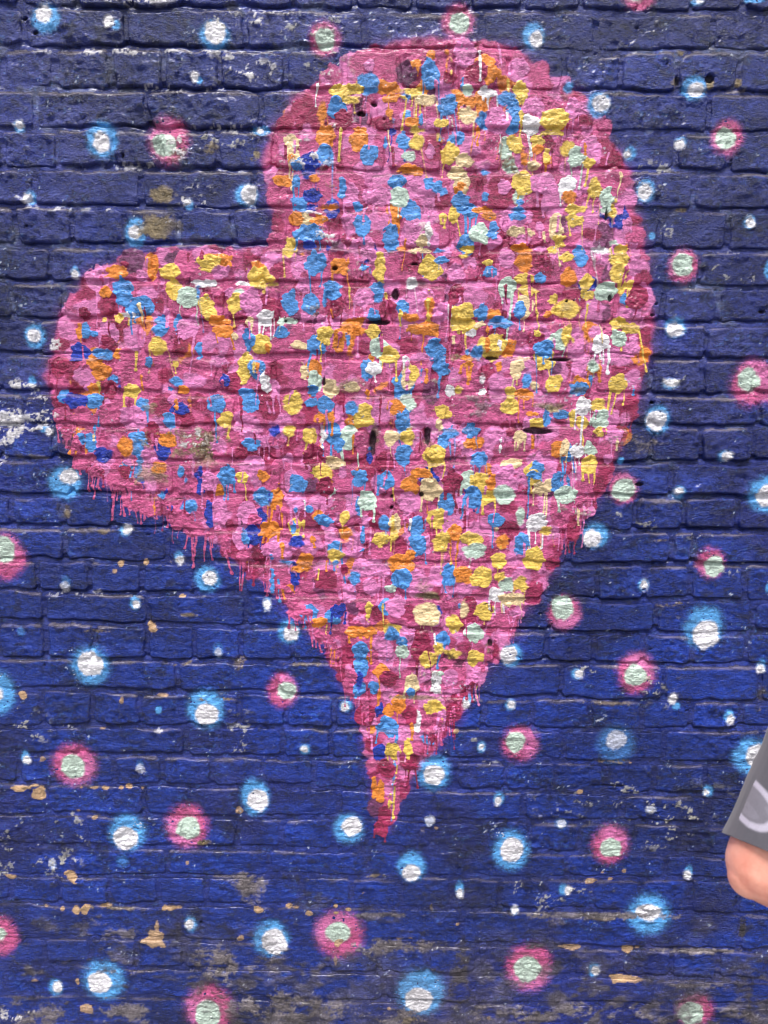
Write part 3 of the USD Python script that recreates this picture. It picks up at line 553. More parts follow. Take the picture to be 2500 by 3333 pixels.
navy, ultra, violet, night = lin(18, 34, 110), lin(0, 44, 138), lin(54, 60, 122), lin(5, 10, 46)
C = np.empty(S + (3,), np.float32); C[:] = navy
C = lay(C, sstep(-0.6, 1.2, n_big + 0.4 * n_mid) * (0.25 + 0.35 * sstep(0.5, 1.9, GZ)), violet)
low = sstep(2.0, 0.9, GZ)
blot = np.roll(n_huge, 400, 0) * 0.8 + n_big * 0.45 + 0.15 * n_lump
C = lay(C, sstep(0.1 - 1.0 * low, 0.9 - 0.6 * low, blot) * (0.35 + 0.5 * low) * (0.35 + 0.65 * face), ultra)
joint = 1 - face
C = lay(C, joint * sstep(-0.5, 0.8, n_patch) * (0.5 - 0.3 * low), violet)
C = lay(C, joint * sstep(0.9, 1.7, n_patch + 0.5 * n_lump) * 0.35 * sstep(1.0, 1.9, GZ), lin(150, 160, 200))
C = lay(C, sstep(0.7, 1.8, n_lump + 0.5 * n_patch) * 0.6, night)
C = lay(C, sstep(1.5, 2.4, n_spk + 0.5 * n_patch) * 0.30, lin(60, 110, 180))
C *= (1 + 0.16 * np.roll(n_huge, 250, 1) + 0.10 * n_big + 0.06 * n_mid).clip(0.45, 1.5)[..., None]
# dusty brown ledges on the top arrises
ledge = sstep(0.0065, 0.001, along + 0.0012 * n_mid) * (along > -0.004) * (along < 0.02) * sstep(-0.7, 0.7, n_big + 0.4 * n_str)
ledge_a = ledge * (0.75 - 0.35 * worn)
C = lay(C, ledge_a, lin(118, 108, 112))

# --- the heart: a sprayed pink ground, soft at its rim
sd = heart_sd - 0.004 + 0.005 * n_big + 0.0025 * n_mid
C = lay(C, sstep(-0.032, 0.006, sd) * 0.25, lin(150, 66, 140))
body = sstep(-0.010, 0.008, sd)
C = lay(C, body * 0.96, PAINTS['M'])
hb = np.argwhere(heart_sd[::8, ::8] > 0.008) * 8
hb0 = np.argwhere(heart_sd[::8, ::8] > 0.011) * 8
def window(x, z, rx, rz):
    i0, i1 = max(0, int((Z1 - z - rz) / FINE)), min(NZ, int((Z1 - z + rz) / FINE) + 2)
    j0, j1 = max(0, int((x - rx - X0) / FINE)), min(NX, int((x + rx - X0) / FINE) + 2)
    return (slice(i0, i1), slice(j0, j1)) if i1 - i0 > 2 and j1 - j0 > 2 else None
def blob_sd(sl, x, z, rx, rz, seed, ragged=1.6, wobble=1.0):
    """Signed distance-like field (metres, positive inside) of an uneven blot."""
    X, Z = GX[sl] - x, GZ[sl] - z
    q = np.hypot(X / rx, Z / rz)
    r = np.random.default_rng(seed)
    th = np.arctan2(Z, X)
    wob = sum(r.normal(0, wobble * 0.06 / (1 + 0.25 * m)) * np.cos(m * th + r.uniform(0, 6.28)) for m in range(2, 8))
    return (1 + wob - q) * min(rx, rz) + ragged * (0.0007 * n_lump[sl] + 0.0009 * n_mid[sl] + 0.0004 * n_fine[sl])
def soft(sl, x, z, rx, rz, col, seed, edge=0.0012, a=0.95):
    s = blob_sd(sl, x, z, rx, rz, seed)
    C[sl] = lay(C[sl], sstep(-edge, edge, s) * a, col)
for q in range(620):
    i, j = hb[rng.integers(len(hb))]
    rx = rng.uniform(0.012, 0.026); rz = rx * rng.uniform(0.9, 1.4)
    x, z = X0 + j * FINE, Z1 - i * FINE
    sl = window(x, z, rx * 1.6, rz * 1.6)
    pr = 0.26 + 0.34 * float(sstep(-0.45, 0.45, x))
    col = rng.choice(list('PMCVO'), p=[pr, 0.68 - pr, 0.24, 0.04, 0.04])
    if sl: soft(sl, x, z, rx, rz, PAINTS[col], 3000 + q, a=0.85)

seg = np.stack([hx, hz], 1)
for q in range(150):
    i = rng.integers(len(seg)); t = rng.uniform()
    p_ = seg[i] * (1 - t) + seg[(i + 1) % len(seg)] * t
    cen = np.array([0.09, 1.45]); p_ = p_ + (cen - p_) / np.linalg.norm(cen - p_) * rng.uniform(0.008, 0.022)
    rx = rng.uniform(0.010, 0.020)
    sl = window(p_[0], p_[1], rx * 1.6, rx * 2.0)
    if sl: soft(sl, p_[0], p_[1], rx, rx * rng.uniform(0.9, 1.3), PAINTS[rng.choice(list('MCP'), p=[.4, .4, .2])], 5600 + q, edge=0.002, a=0.85)

def mark(tok, ox, oy, s):
    px, py, rx, ry = map(float, tok[1:5])
    px, py, rx, ry = ox + px / s, oy + py / s, rx / s, ry / s
    x, z = on_wall(px, py)
    xr, _ = on_wall(px + rx, py); _, zr = on_wall(px, py - ry)
    return float(x), float(z), float(xr - x), float(zr - z), int(float(tok[5])) if len(tok) > 5 else 0

splashes = []
for q in range(400):                                   # the dabs beneath
    i, j = hb0[rng.integers(len(hb0))]
    x, z = X0 + j * FINE, Z1 - i * FINE
    pr = 0.30 + 0.22 * float(sstep(-0.45, 0.45, x))
    warm = 0.5 + 0.5 * float(sstep(-0.4, 0.3, x))
    p_ = np.array([pr, max(0.50 - pr, 0.05), 0.24, 0.07, 0.08, 0.06 * warm, 0.03, 0.03 * warm, 0.02 * warm])
    rx = rng.uniform(0.009, 0.024) if rng.uniform() < 0.8 else rng.uniform(0.005, 0.010)
    splashes.append((str(rng.choice(list('PCMOBYDEG'), p=p_ / p_.sum())), x, z, rx, rx * rng.uniform(0.9, 1.45), int(rng.choice([0, 1, 2, 3], p=[.4, .3, .2, .1])), 6000 + q))
for q, (tok, ox, oy, s) in enumerate(tiles(SPLASHES)):
    x, z, rx, rz, drips = mark(tok, ox, oy, s)
    if tok[0].islower():
        sl = window(x, z, rx * 1.5, rz * 1.5)
        if sl: soft(sl, x, z, rx * 1.08, rz * 1.08, PAINTS[tok[0].upper()], 7000 + q)
        if drips: splashes.append((tok[0].upper(), x, z - rz * 0.4, rx * 0.75, rz * 0.6, drips, 7000 + q))
    else:
        g_ = 1.16 if min(rx, rz) > 0.008 else 1.05
        splashes.append((tok[0], x, z, rx * g_, rz * g_, drips, 7000 + q))

# --- bare patches, bloom, chips: kept apart and laid over every coat, films included
wear_a = np.zeros(S, np.float32)
wear_c = np.zeros(S + (3,), np.float32)
def wear(a, col):
    global wear_a, wear_c
    col = np.asarray(col, np.float32)
    keep = np.maximum(wear_a[a[0]] * (1 - a[1]), 0)
    tot = keep + a[1]
    w = np.where(tot > 1e-6, a[1] / np.maximum(tot, 1e-6), 0)
    wear_c[a[0]] += (col - wear_c[a[0]]) * w[..., None]
    wear_a[a[0]] = np.clip(tot, 0, 1)
flake = n_lump * 0.55 + n_spk * 0.5 + n_mid * 0.6
khaki = {'k': (128, 112, 84), 'g': (112, 104, 108), 'd': (52, 48, 58), 'w': (226, 222, 226), 't': (184, 150, 116)}
for q, (tok, ox, oy, s) in enumerate(tiles(WEAR)):
    kind = tok[0]; strength = float(tok[5])
    x, z, rx, rz, _ = mark(tok[:5], ox, oy, s)
    g = 1.6 if kind != 't' else 1.5
    sl = window(x, z, rx * g, rz * g)
    if not sl: continue
    e = np.hypot((GX[sl] - x) / rx, (GZ[sl] - z) / rz)
    if kind == 't':
        s_ = (1 + 0.28 * n_mid[sl] + 0.2 * n_lump[sl] - e) * min(rx, rz)
        a = sstep(-0.0003, 0.0008, s_) * strength
        tone = np.clip(1 + 0.14 * n_mid[sl] + 0.1 * n_spk[sl], 0.6, 1.3)[..., None]
        wear((sl, a), lin(*khaki['t']) * tone)
        continue
    fall = sstep(1.5, 0.45, e + 0.25 * n_patch[sl])
    if kind == 'w':
        a = sstep(0.95 - 0.95 * strength * fall, 1.45 - 0.75 * strength * fall, flake[sl]) * fall ** 0.5 * (0.92 - 0.35 * (1 - face[sl]))
        wear((sl, a), lin(*khaki['w']) * np.clip(0.9 + 0.18 * n_spk[sl], 0.5, 1.1)[..., None])
    elif kind == 's':
        a = sstep(1.35 - 0.45 * strength * fall, 1.8, flake[sl]) * fall * 0.6
        wear((sl, a), lin(196, 192, 178) * np.clip(0.8 + 0.3 * n_spk[sl], 0.3, 1.1)[..., None])
        a = sstep(0.8, 1.3, -flake[sl]) * fall * strength * 0.8
        wear((sl, a), lin(24, 24, 44))
    else:
        th = n_patch[sl] * 0.55 + flake[sl] * 0.35
        a = sstep(0.75 - 2.0 * strength * fall, 1.35 - 1.7 * strength * fall, th) * fall ** 0.5 * min(1, strength + 0.3)
        tone = np.clip(1 + 0.2 * n_mid[sl] + 0.18 * n_spk[sl], 0.4, 1.6)[..., None]
        wear((sl, a), lin(*khaki[kind]) * tone)
soot = sstep(0.50, 0.16, GZ + 0.06 * n_huge + 0.035 * n_big) * sstep(-0.35, 0.75, n_patch * 0.6 + n_huge * 0.5 + 0.3 * n_lump) * 0.8
wear((slice(None), soot), lin(92, 85, 90) * (1 + 0.22 * n_mid + 0.15 * n_spk).clip(0.4, 1.6)[..., None])
# stray specks anywhere; pits and holes coloured darker the deeper they go
speck = sstep(3.2, 3.6, n_spk + 0.6 * n_patch) * 0.7
wear((slice(None), speck), lin(200, 205, 220))
wear((slice(None), sstep(0.0012, 0.005, pit) * 0.85), lin(30, 22, 34))
wear((slice(None), ledge_a * sstep(-0.01, 0.02, heart_sd) * 0.62), lin(132, 104, 110))

def final(Cs, sl):
    return Cs + (wear_c[sl] - Cs) * wear_a[sl][..., None]

# --- painted stars: halo blended into the coat, solid core
stars = []
for q, (tok, ox, oy, s) in enumerate(tiles(STARS)):
    v = list(map(float, tok[1:]))
    hal = mark(['h'] + v[4:8], ox, oy, s)[:4]
    core = mark(['h'] + v[0:4], ox, oy, s)[:4] if v[2] else None
    stars.append((tok[0], core, hal, q))

# ---------------------------------------------------------------- meshes of the relief
wall = UsdGeom.Xform.Define(stage, '/World/brick_wall')
data(wall, label='old brick wall painted blue with a large dripping pink heart and white stars', category='wall')

def shade_normals(Hs, step):
    dz, dx = np.gradient(Hs, step)
    n = np.stack([-dx, -np.ones_like(dx), dz], -1)       # y = -h; rows run downwards
    return n / np.linalg.norm(n, axis=-1, keepdims=True)

def patch(path, Hs, Xs, Zs, Cs, keep, step, look=paint_look):
    """Mesh of the kept cells of a relief window."""
    nz, nx = Hs.shape
    idx = np.arange(nz * nx).reshape(nz, nx)
    a, b, c, d = idx[:-1, :-1][keep], idx[:-1, 1:][keep], idx[1:, :-1][keep], idx[1:, 1:][keep]
    f = np.concatenate([np.stack([a, c, b], 1), np.stack([b, c, d], 1)])
    usedv = np.zeros(nz * nx, bool); usedv[f.ravel()] = True
    remap = np.cumsum(usedv) - 1
    n = shade_normals(Hs, step).reshape(-1, 3)[usedv]
    v = np.stack([Xs.ravel(), -Hs.ravel(), Zs.ravel()], 1)[usedv]
    return raw_mesh(path, v, remap[f], n, Cs.reshape(-1, 3)[usedv], look)

# what the frame (and a margin round it) can see
fx, fz = on_wall(np.array([-110, 2610, 2610, -110.]), np.array([-110, -110, 3443, 3443.]))
seen = inside_poly(fx, fz, GX[::2, ::2], GZ[::2, ::2])
Cb = C[::2, ::2]
Cb = Cb + (wear_c[::2, ::2] - Cb) * wear_a[::2, ::2][..., None]
Hmc, Hbc = Hm[::2, ::2], Hb[::2, ::2]
def cells(mask):
    return mask[:-1, :-1] | mask[1:, :-1] | mask[:-1, 1:] | mask[1:, 1:]
ranked = []
for b in bricks:
    i0, j0 = b['sl'][0].start, b['sl'][1].start
    h = b['h'][::2, ::2]
    sl = (slice(i0 // 2, i0 // 2 + h.shape[0]), slice(j0 // 2, j0 // 2 + h.shape[1]))
    keep = cells((h > Hmc[sl] - 0.0004) & (h > Hbc[sl] - 0.0012) & seen[sl])
    if keep.sum() < 6: continue
    ranked.append((int(keep.sum()), b['k'], j0, sl, h, keep))
ranked.sort(key=lambda t: -t[0])
shown, rest = ranked[:300], ranked[300:]
for n, k, j0, sl, h, keep in sorted(shown, key=lambda t: (t[1], t[2])):
    patch(numbered('/World/brick_wall', 'brick'), h, GX[::2, ::2][sl], GZ[::2, ::2][sl], Cb[sl], keep, 2 * FINE)
def joined(path, items):
    V, F, N, P, o = [], [], [], [], 0
    for h, X, Z, cc, keep, step in items:
        nz, nx = h.shape
        idx = np.arange(nz * nx).reshape(nz, nx)
        a, b, c, d = idx[:-1, :-1][keep], idx[:-1, 1:][keep], idx[1:, :-1][keep], idx[1:, 1:][keep]
        f = np.concatenate([np.stack([a, c, b], 1), np.stack([b, c, d], 1)])
        uv = np.zeros(nz * nx, bool); uv[f.ravel()] = True
        V.append(np.stack([X.ravel(), -h.ravel(), Z.ravel()], 1)[uv]); N.append(shade_normals(h, step).reshape(-1, 3)[uv]); P.append(cc.reshape(-1, 3)[uv])
        F.append((np.cumsum(uv) - 1)[f] + o); o += int(uv.sum())
    return raw_mesh(path, np.concatenate(V), np.concatenate(F), np.concatenate(N), np.concatenate(P), paint_look)
if rest:
    data(joined('/World/brick_wall/edge_bricks', [(h, GX[::2, ::2][sl], GZ[::2, ::2][sl], Cb[sl], keep, 2 * FINE) for n, k, j0, sl, h, keep in rest]), kind='stuff')
mk = cells((Hmc > Hbc - 0.002) & seen)
patch('/World/brick_wall/mortar', Hmc, GX[::2, ::2], GZ[::2, ::2], Cb, mk, 2 * FINE)

# ---------------------------------------------------------------- coats of paint lying on the relief
def film(path, sl, s, col, thick=0.0006, ramp=0.5, Cs=None, fuzz=0.0008, label=None, collect=None):
    """A coat over the cells where s (metres inside the outline) is positive; its rim dips under the surface, so that the outline is drawn by the paint itself."""
    base = H[sl]
    top = base + (np.clip(s * ramp, -0.0004, thick) + sstep(0.0, 0.002, s) * 0.00012 * n_fine[sl]).astype(np.float32)
    # a paint ground hollow in the middle of the coat hides nothing: thicker towards runs
    keep = cells(s > 0)
    if keep.sum() < 4: return None
    if Cs is None:
        tone = 1 + 0.035 * n_mid[sl] + 0.04 * n_lump[sl] + 0.05 * n_big[sl]
        Cs = col * np.clip(tone, 0.75, 1.15)[..., None]
        Cs = C[sl] + (Cs - C[sl]) * sstep(0.0, fuzz, s)[..., None]
    Cf = final(Cs, sl)
    if collect is not None:
        collect.append((top, GX[sl], GZ[sl], Cf, keep, FINE)); m = None
    else:
        m = patch(path, top, GX[sl], GZ[sl], Cf, keep, FINE)
        if label: data(m, label=label)
    H[sl] = np.where(s > 0, top, base)
    C[sl] = np.where((s > 0)[..., None], Cs, C[sl])
    return m

STAR_LOOK = {'b': ('B', 'W'), 'p': ('M', 'G'), 'f': ('B', 'W')}
for kind, core, hal, q in stars:
    x, z, rx, rz = hal
    sl = window(x, z, rx * 1.5 + 0.006, rz * 1.5 + 0.006)
    path = None
    if sl:
        hc, cc = PAINTS[STAR_LOOK[kind][0]], PAINTS[STAR_LOOK[kind][1]]
        if kind == 'b': hc = lin(92, 172, 240) * 0.95
        r = np.random.default_rng(4000 + q)
        ang = r.uniform(0, 6.28)
        e = np.hypot((GX[sl] - x) / rx, (GZ[sl] - z) / rz)
        grain = 0.035 * n_spk[sl] + 0.03 * n_lump[sl] + 0.02 * n_mid[sl]
        big = rx > 0.018
        a = sstep(1.17, 0.76 if big else 0.6, e + grain) * (0.92 if kind != 'f' else 0.5)
        small = sstep(1.32, 0.9, e + grain) * 0.25
        a = np.maximum(a, small) * sstep(1.42, 1.2, e)
        if kind == 'p':
            pinkish = sstep(-0.3, 0.6, (np.cos(ang) * (GX[sl] - x) + np.sin(ang) * (GZ[sl] - z)) / rx)[..., None]
            hc = hc * (1 - 0.6 * pinkish) + PAINTS['P'] * 0.6 * pinkish
        Cs = C[sl] + (hc - C[sl]) * a[..., None]
        s = (1.44 - e) * min(rx, rz)
        path = numbered('/World/brick_wall', 'painted_star')
        m = film(path, sl, s, None, thick=0.00025, Cs=Cs)
    if core and path:
        x, z, rx, rz = core
        sl = window(x, z, rx * 1.6 + 0.004, rz * 1.6 + 0.004)
        if not sl: continue
        s = blob_sd(sl, x, z, rx * 1.05, rz * 1.05, 4500 + q, 0.8, 0.35)
        cc = PAINTS[STAR_LOOK[kind][1]]
        a = sstep(-0.0005, 0.002, s) * (0.97 if kind != 'f' else 0.55)
        s2 = s + 0.0045 if kind != 'f' else s + 0.003
        over = np.maximum(a, sstep(-0.0045, 0.001, s) * (0.35 + 0.15 * n_spk[sl]))
        Cs = C[sl] + (cc * np.clip(1 + 0.04 * n_lump[sl], 0.85, 1.05)[..., None] - C[sl]) * np.clip(over, 0, 1)[..., None]
        film(path + '/core', sl, s2, None, thick=0.0004, Cs=Cs)

def splash_sd(sl, x, z, rx, rz, drips, seed):
    s = blob_sd(sl, x, z, rx, rz, seed)
    r = np.random.default_rng(seed + 1)
    if drips:
        xs = np.linspace(-0.72, 0.72, drips) if drips > 1 else np.array([r.uniform(-0.4, 0.4)])
        for dx in xs:
            dx = (dx + r.normal(0, 0.10)) * rx
            ln = r.uniform(0.3, 0.7) * rz + min(r.exponential(0.024) + 0.004, 0.085)
            z1 = z - rz * 0.35; z2 = z - rz * 0.75 - ln
            w = r.uniform(0.0014, 0.0031)
            ph, fr, am = r.uniform(0, 6.28), r.uniform(120, 260), r.uniform(0, 0.0011)
            drift = r.normal(0, 0.10) * (z1 - GZ[sl]).clip(0)
            X = GX[sl] - (x + dx + drift + am * np.sin(fr * GZ[sl] + ph) + 0.0006 * n_big[sl])
            t = np.clip((z1 - GZ[sl]) / (z1 - z2), 0, 1)
            zc = np.clip(GZ[sl], z2, z1)
            ww = w * (1.35 - 0.6 * t + 0.75 * sstep(0.86, 1.0, t)) + 0.00035 * n_mid[sl]
            s = np.maximum(s, ww - np.hypot(X, GZ[sl] - zc))
    for q in range(r.integers(0, 4)):
        a = r.uniform(0, 6.28); m = r.uniform(1.05, 1.35); w = r.uniform(0.0008, 0.002)
        s = np.maximum(s, w - np.hypot(GX[sl] - x - rx * m * np.cos(a), GZ[sl] - z - rz * m * np.sin(a)))
    return s

heart = UsdGeom.Xform.Define(stage, '/World/brick_wall/painted_heart')
data(heart, label='tilted heart of pink, yellow, orange and sky-blue paint splashes with runs')
order = sorted(range(len(splashes)), key=lambda i: -(splashes[i][3] * splashes[i][4]))
big300 = set(order[:300])
others = []
# loose runs at the lower rim of the heart
lower = [(x_, z_) for x_, z_ in zip(hx, hz)]
for i, sp_ in enumerate(splashes):
    c, x, z, rx, rz, drips, seed = sp_
    reach = rz * 1.6 + (rz * 0.9 + 0.095 if drips else 0.004)
    i0, i1 = max(0, int((Z1 - z - rz * 1.5 - 0.004) / FINE)), min(NZ, int((Z1 - z + reach) / FINE) + 2)
    j0, j1 = max(0, int((x - rx * 1.5 - 0.006 - X0) / FINE)), min(NX, int((x + rx * 1.5 + 0.006 - X0) / FINE) + 2)
    if i1 - i0 < 4 or j1 - j0 < 4: continue
    sl = (slice(i0, i1), slice(j0, j1))
    s = splash_sd(sl, x, z, rx, rz, drips, seed)
    path = None if i not in big300 else numbered('/World/brick_wall/painted_heart', 'paint_splash')
    film(path, sl, s, PAINTS[c], thick=0.00055 + 0.0001 * (c in 'WYG'), fuzz=float(np.random.default_rng(seed).choice([0.0006, 0.001, 0.002, 0.0045])), collect=None if path else others)
r = np.random.default_rng(77)
for q in range(150):
    c = r.choice(list('PMCYOBWE'), p=[.26, .22, .18, .1, .08, .08, .04, .04])
    i, j = hb[r.integers(len(hb))]
    x, z = X0 + j * FINE, Z1 - i * FINE
    ln = r.uniform(0.015, 0.055)
    sl = window(x, z, 0.007, ln)
    if not sl: continue
    s = splash_sd(sl, x, z + ln * 0.45, 0.0022, 0.004, 1, 9000 + q)
    film(None, sl, s, PAINTS[c], collect=others)
low_rim = [(i, j) for i, j in hb if heart_sd[i, j] < 0.030 and i + 8 < NZ and heart_sd[min(i + 24, NZ - 1), j] < heart_sd[i, j] - 0.012]
for q in range(90):
    i, j = low_rim[r.integers(len(low_rim))]
    x, z = X0 + j * FINE, Z1 - i * FINE
    rx = r.uniform(0.004, 0.012)
    sl = window(x, z - 0.02, rx * 1.6 + 0.004, 0.06)
    if not sl: continue
    s = splash_sd(sl, x, z, rx, rx * 1.2, int(r.integers(1, 3)), 9500 + q)
    film(None, sl, s, PAINTS['M' if x < 0.05 else r.choice(['P', 'M', 'C'])], collect=others)
data(joined('/World/brick_wall/painted_heart/small_runs', others), kind='stuff')

# ---------------------------------------------------------------- the rest of the wall, beyond the frame
WX, WTOP, THICK = 4.5, 3.35, 0.34
deep = -0.012
def slab(path, boxes, look, **kw):
    m = trimesh.util.concatenate([trimesh.creation.box(extents=(b - a, d - c, f - e), transform=trimesh.transformations.translation_matrix(((a + b) / 2, (c + d) / 2, (e + f) / 2))) for a, b, c, d, e, f in boxes])
    p = usdkit.mesh(stage, path, m, look)
    if kw: data(p, **kw)
    return p
plain_blue = mottled('far_blue_paint', navy * 0.8, ultra * 1.1, 30.0, 0.5, 0.003)
core_look = mottled('wall_core', lin(70, 60, 66), lin(96, 84, 80), 20.0, 0.9, 0.004)
slab('/World/brick_wall/wall_body', [(-WX, WX, 0.031, THICK, 0.0, WTOP)], core_look)
slab('/World/brick_wall/coping', [(-WX - 0.02, WX + 0.02, -0.03, THICK + 0.03, WTOP + 0.001, WTOP + 0.07)], mottled('coping_stone', lin(150, 145, 138), lin(176, 170, 160), 12.0, 0.85, 0.004))
boxes = []
r = np.random.default_rng(21)
def in_relief(x, z):
    return bool(inside_poly(fx, fz, np.array([[x]]), np.array([[z]]))[0, 0])
k = 0
ztop = float(ZL[0]) + 0.075 * 13
while ztop - 0.075 * k > 0.05:
    z_t = ztop - 0.075 * k
    pitch = 0.1125 if k % 2 == 0 else 0.225
    x = -WX + (0.05 if k % 2 == 0 else 0.0)
    while x < WX - 0.02:
        xa, xb = x + 0.005, min(x + pitch - 0.005, WX)
        if not any(in_relief(a, b) for a in (xa, xb, (xa + xb) / 2) for b in (z_t, z_t - 0.063)) and z_t < WTOP:
            boxes.append((xa, xb, -0.001 - r.uniform(0, 0.002), 0.0122, z_t - 0.063, z_t))
        x += pitch
    k += 1
slab('/World/brick_wall/outer_bricks', boxes, plain_blue, kind='stuff')
# mortar bed behind the bricks
bed = mottled('far_mortar', lin(58, 56, 104), lin(84, 78, 116), 60.0, 0.8, 0.002)
slab('/World/brick_wall/mortar_bed', [(-WX, WX, 0.0125, 0.0309, 0.0, WTOP)], bed)
# ---------------------------------------------------------------- ground
asphalt = mottled('asphalt', (0.035, 0.035, 0.036), (0.075, 0.073, 0.07), 60.0, 0.9, 0.003)
paving = mottled('paving_stone', lin(112, 108, 104), lin(140, 136, 130), 25.0, 0.85, 0.002)
def quad(path, x0, x1, y0, y1, z, look):
    v = np.array([[x0, y0, z], [x1, y0, z], [x1, y1, z], [x0, y1, z]])
    return raw_mesh(path, v, np.array([[0, 1, 2, 3]]), None, None, look)
data(quad('/World/ground', -150, 150, -150, 150, -0.125, asphalt), kind='structure')
pave = UsdGeom.Xform.Define(stage, '/World/pavement')
data(pave, kind='structure')
slab('/World/pavement/bed', [(-9, 9, -2.42, 0.0305, -0.2, -0.006)], asphalt)
slab('/World/pavement/kerb', [(-9, 9, -2.58, -2.4202, -0.2, 0.0)], mottled('kerb_stone', lin(140, 138, 134), lin(166, 162, 156), 30.0, 0.8, 0.002))
for yy in range(4):
    for xx in range(-4, 5):
        o = 0.3 if yy % 2 else 0.0
        slab(numbered('/World/pavement', 'paving_slab'), [(xx * 0.6 + o + 0.004, xx * 0.6 + o + 0.596, -0.604 * (yy + 1) + 0.004, -0.604 * yy - 0.01, -0.055, 0.001 * ((xx * 7 + yy * 3) % 3))], paving)

# ---------------------------------------------------------------- the person at the right edge, hand on hip
def capsule_chain(joints_, refine_=0.012, smooth=10):
    """joints_: list of chains of (x, y, z, r); hulls of neighbouring spheres, united, refined and smoothed."""
    parts = []
    for chain in joints_:
        for a, b in zip(chain[:-1], chain[1:]):
            sa = m3.Manifold.sphere(a[3], 28).translate(a[:3]); sb = m3.Manifold.sphere(b[3], 28).translate(b[:3])
            parts.append(m3.Manifold.batch_hull([sa, sb]))
    u = m3.Manifold.batch_boolean(parts, m3.OpType.Add).refine_to_length(refine_)
    g = u.to_mesh()
    t = trimesh.Trimesh(np.asarray(g.vert_properties)[:, :3], np.asarray(g.tri_verts), process=True)
    trimesh.smoothing.filter_taubin(t, lamb=0.5, nu=0.52, iterations=smooth)
    return t

PY = -0.78
P_elbow = at_depth(2487, 2812, PY)
P_shoulder = at_depth(2800, 2105, PY)
cxp = P_shoulder[0] + 0.175                           # body axis
sz = P_shoulder[2]
hipz = sz - 0.50
J = lambda p, r: (float(p[0]), float(p[1]), float(p[2]), r)
V = lambda x, y, z: np.array([x, y, z])
other_sh = V(cxp + 0.175, PY + 0.02, sz)
wrist = V(P_elbow[0] + 0.205, PY - 0.075, P_elbow[2] - 0.125)
o_elbow, o_wrist = other_sh + V(0.06, 0.03, -0.29), other_sh + V(0.07, -0.06, -0.53)
neck, head = V(cxp, PY, sz + 0.075), V(cxp, PY - 0.012, sz + 0.20)
skin_chains = [
    [J(P_shoulder, 0.052), J(P_shoulder * 0.5 + P_elbow * 0.5, 0.043), J(P_elbow + V(0.006, 0, 0.03), 0.0425), J(P_elbow, 0.0440), J(P_elbow + V(0.03, -0.006, -0.012), 0.0425), J(P_elbow * 0.62 + wrist * 0.38, 0.0400), J(wrist, 0.026)],
    [J(other_sh, 0.052), J(o_elbow, 0.041), J(o_elbow * 0.6 + o_wrist * 0.4, 0.038), J(o_wrist, 0.025)],
    [J(P_elbow + V(-0.018, -0.004, -0.014), 0.026), J(P_elbow + V(-0.008, 0.002, -0.024), 0.022), J(P_elbow + V(0.09, -0.03, -0.062), 0.020)],
    [J(P_shoulder, 0.05), J(V(cxp, PY, sz + 0.01), 0.065), J(other_sh, 0.05)],
    [J(V(cxp, PY, sz), 0.066), J(neck, 0.052), J(head + V(0, 0.01, -0.05), 0.055)],
    [J(head + V(0, 0.012, 0.035), 0.082), J(head + V(0, -0.012, -0.015), 0.070), J(head + V(0, -0.030, -0.075), 0.038)],
    [J(head + V(0, -0.082, 0.012), 0.009), J(head + V(0, -0.098, -0.022), 0.013)],
    [J(head + V(-0.079, 0.01, 0.015), 0.012), J(head + V(-0.075, 0.008, -0.02), 0.010)], [J(head + V(0.079, 0.01, 0.015), 0.012), J(head + V(0.075, 0.008, -0.02), 0.010)],
    [J(V(cxp, PY, sz - 0.02), 0.085), J(V(cxp, PY, hipz), 0.095)],
    [J(head + V(-0.018, -0.083, -0.052), 0.007), J(head + V(0, -0.089, -0.052), 0.008), J(head + V(0.018, -0.083, -0.052), 0.007)],
]
def hand(w, fdir, spread, thumb):
    fdir = fdir / np.linalg.norm(fdir); spread = spread - fdir * (spread @ fdir); spread = spread / np.linalg.norm(spread)
    nrm = np.cross(fdir, spread)
    k = [w + fdir * 0.085 + spread * (i - 1.5) * 0.020 for i in range(4)]
    out = [[J(w, 0.024), J(w + fdir * 0.03 + spread * s, 0.017), J(w + fdir * 0.08 + spread * s, 0.0125)] for s in (-0.026, -0.009, 0.009, 0.026)]
    for i, (kk, ln) in enumerate(zip(k, (0.062, 0.075, 0.070, 0.055))):
        a = kk + fdir * ln * 0.5 + nrm * 0.006; b = a + fdir * ln * 0.32 + nrm * 0.014; c = b + fdir * ln * 0.18 + nrm * 0.016
        out.append([J(kk, 0.0098), J(a, 0.0092), J(b, 0.0085), J(c, 0.0076)])
    t0 = w + fdir * 0.025 + spread * thumb * 0.028
    out.append([J(t0, 0.015), J(t0 + fdir * 0.030 + spread * thumb * 0.026 + nrm * 0.01, 0.0115), J(t0 + fdir * 0.058 + spread * thumb * 0.036 + nrm * 0.018, 0.0095)])
    return out
skin_chains += hand(wrist, V(0.10, -0.02, -0.06), V(0, -0.8, -0.5), -1)
skin_chains += hand(o_wrist, V(0.0, -0.03, -0.2), V(0, 1, 0), -1)
skin_mesh = capsule_chain(skin_chains, 0.006, 8)
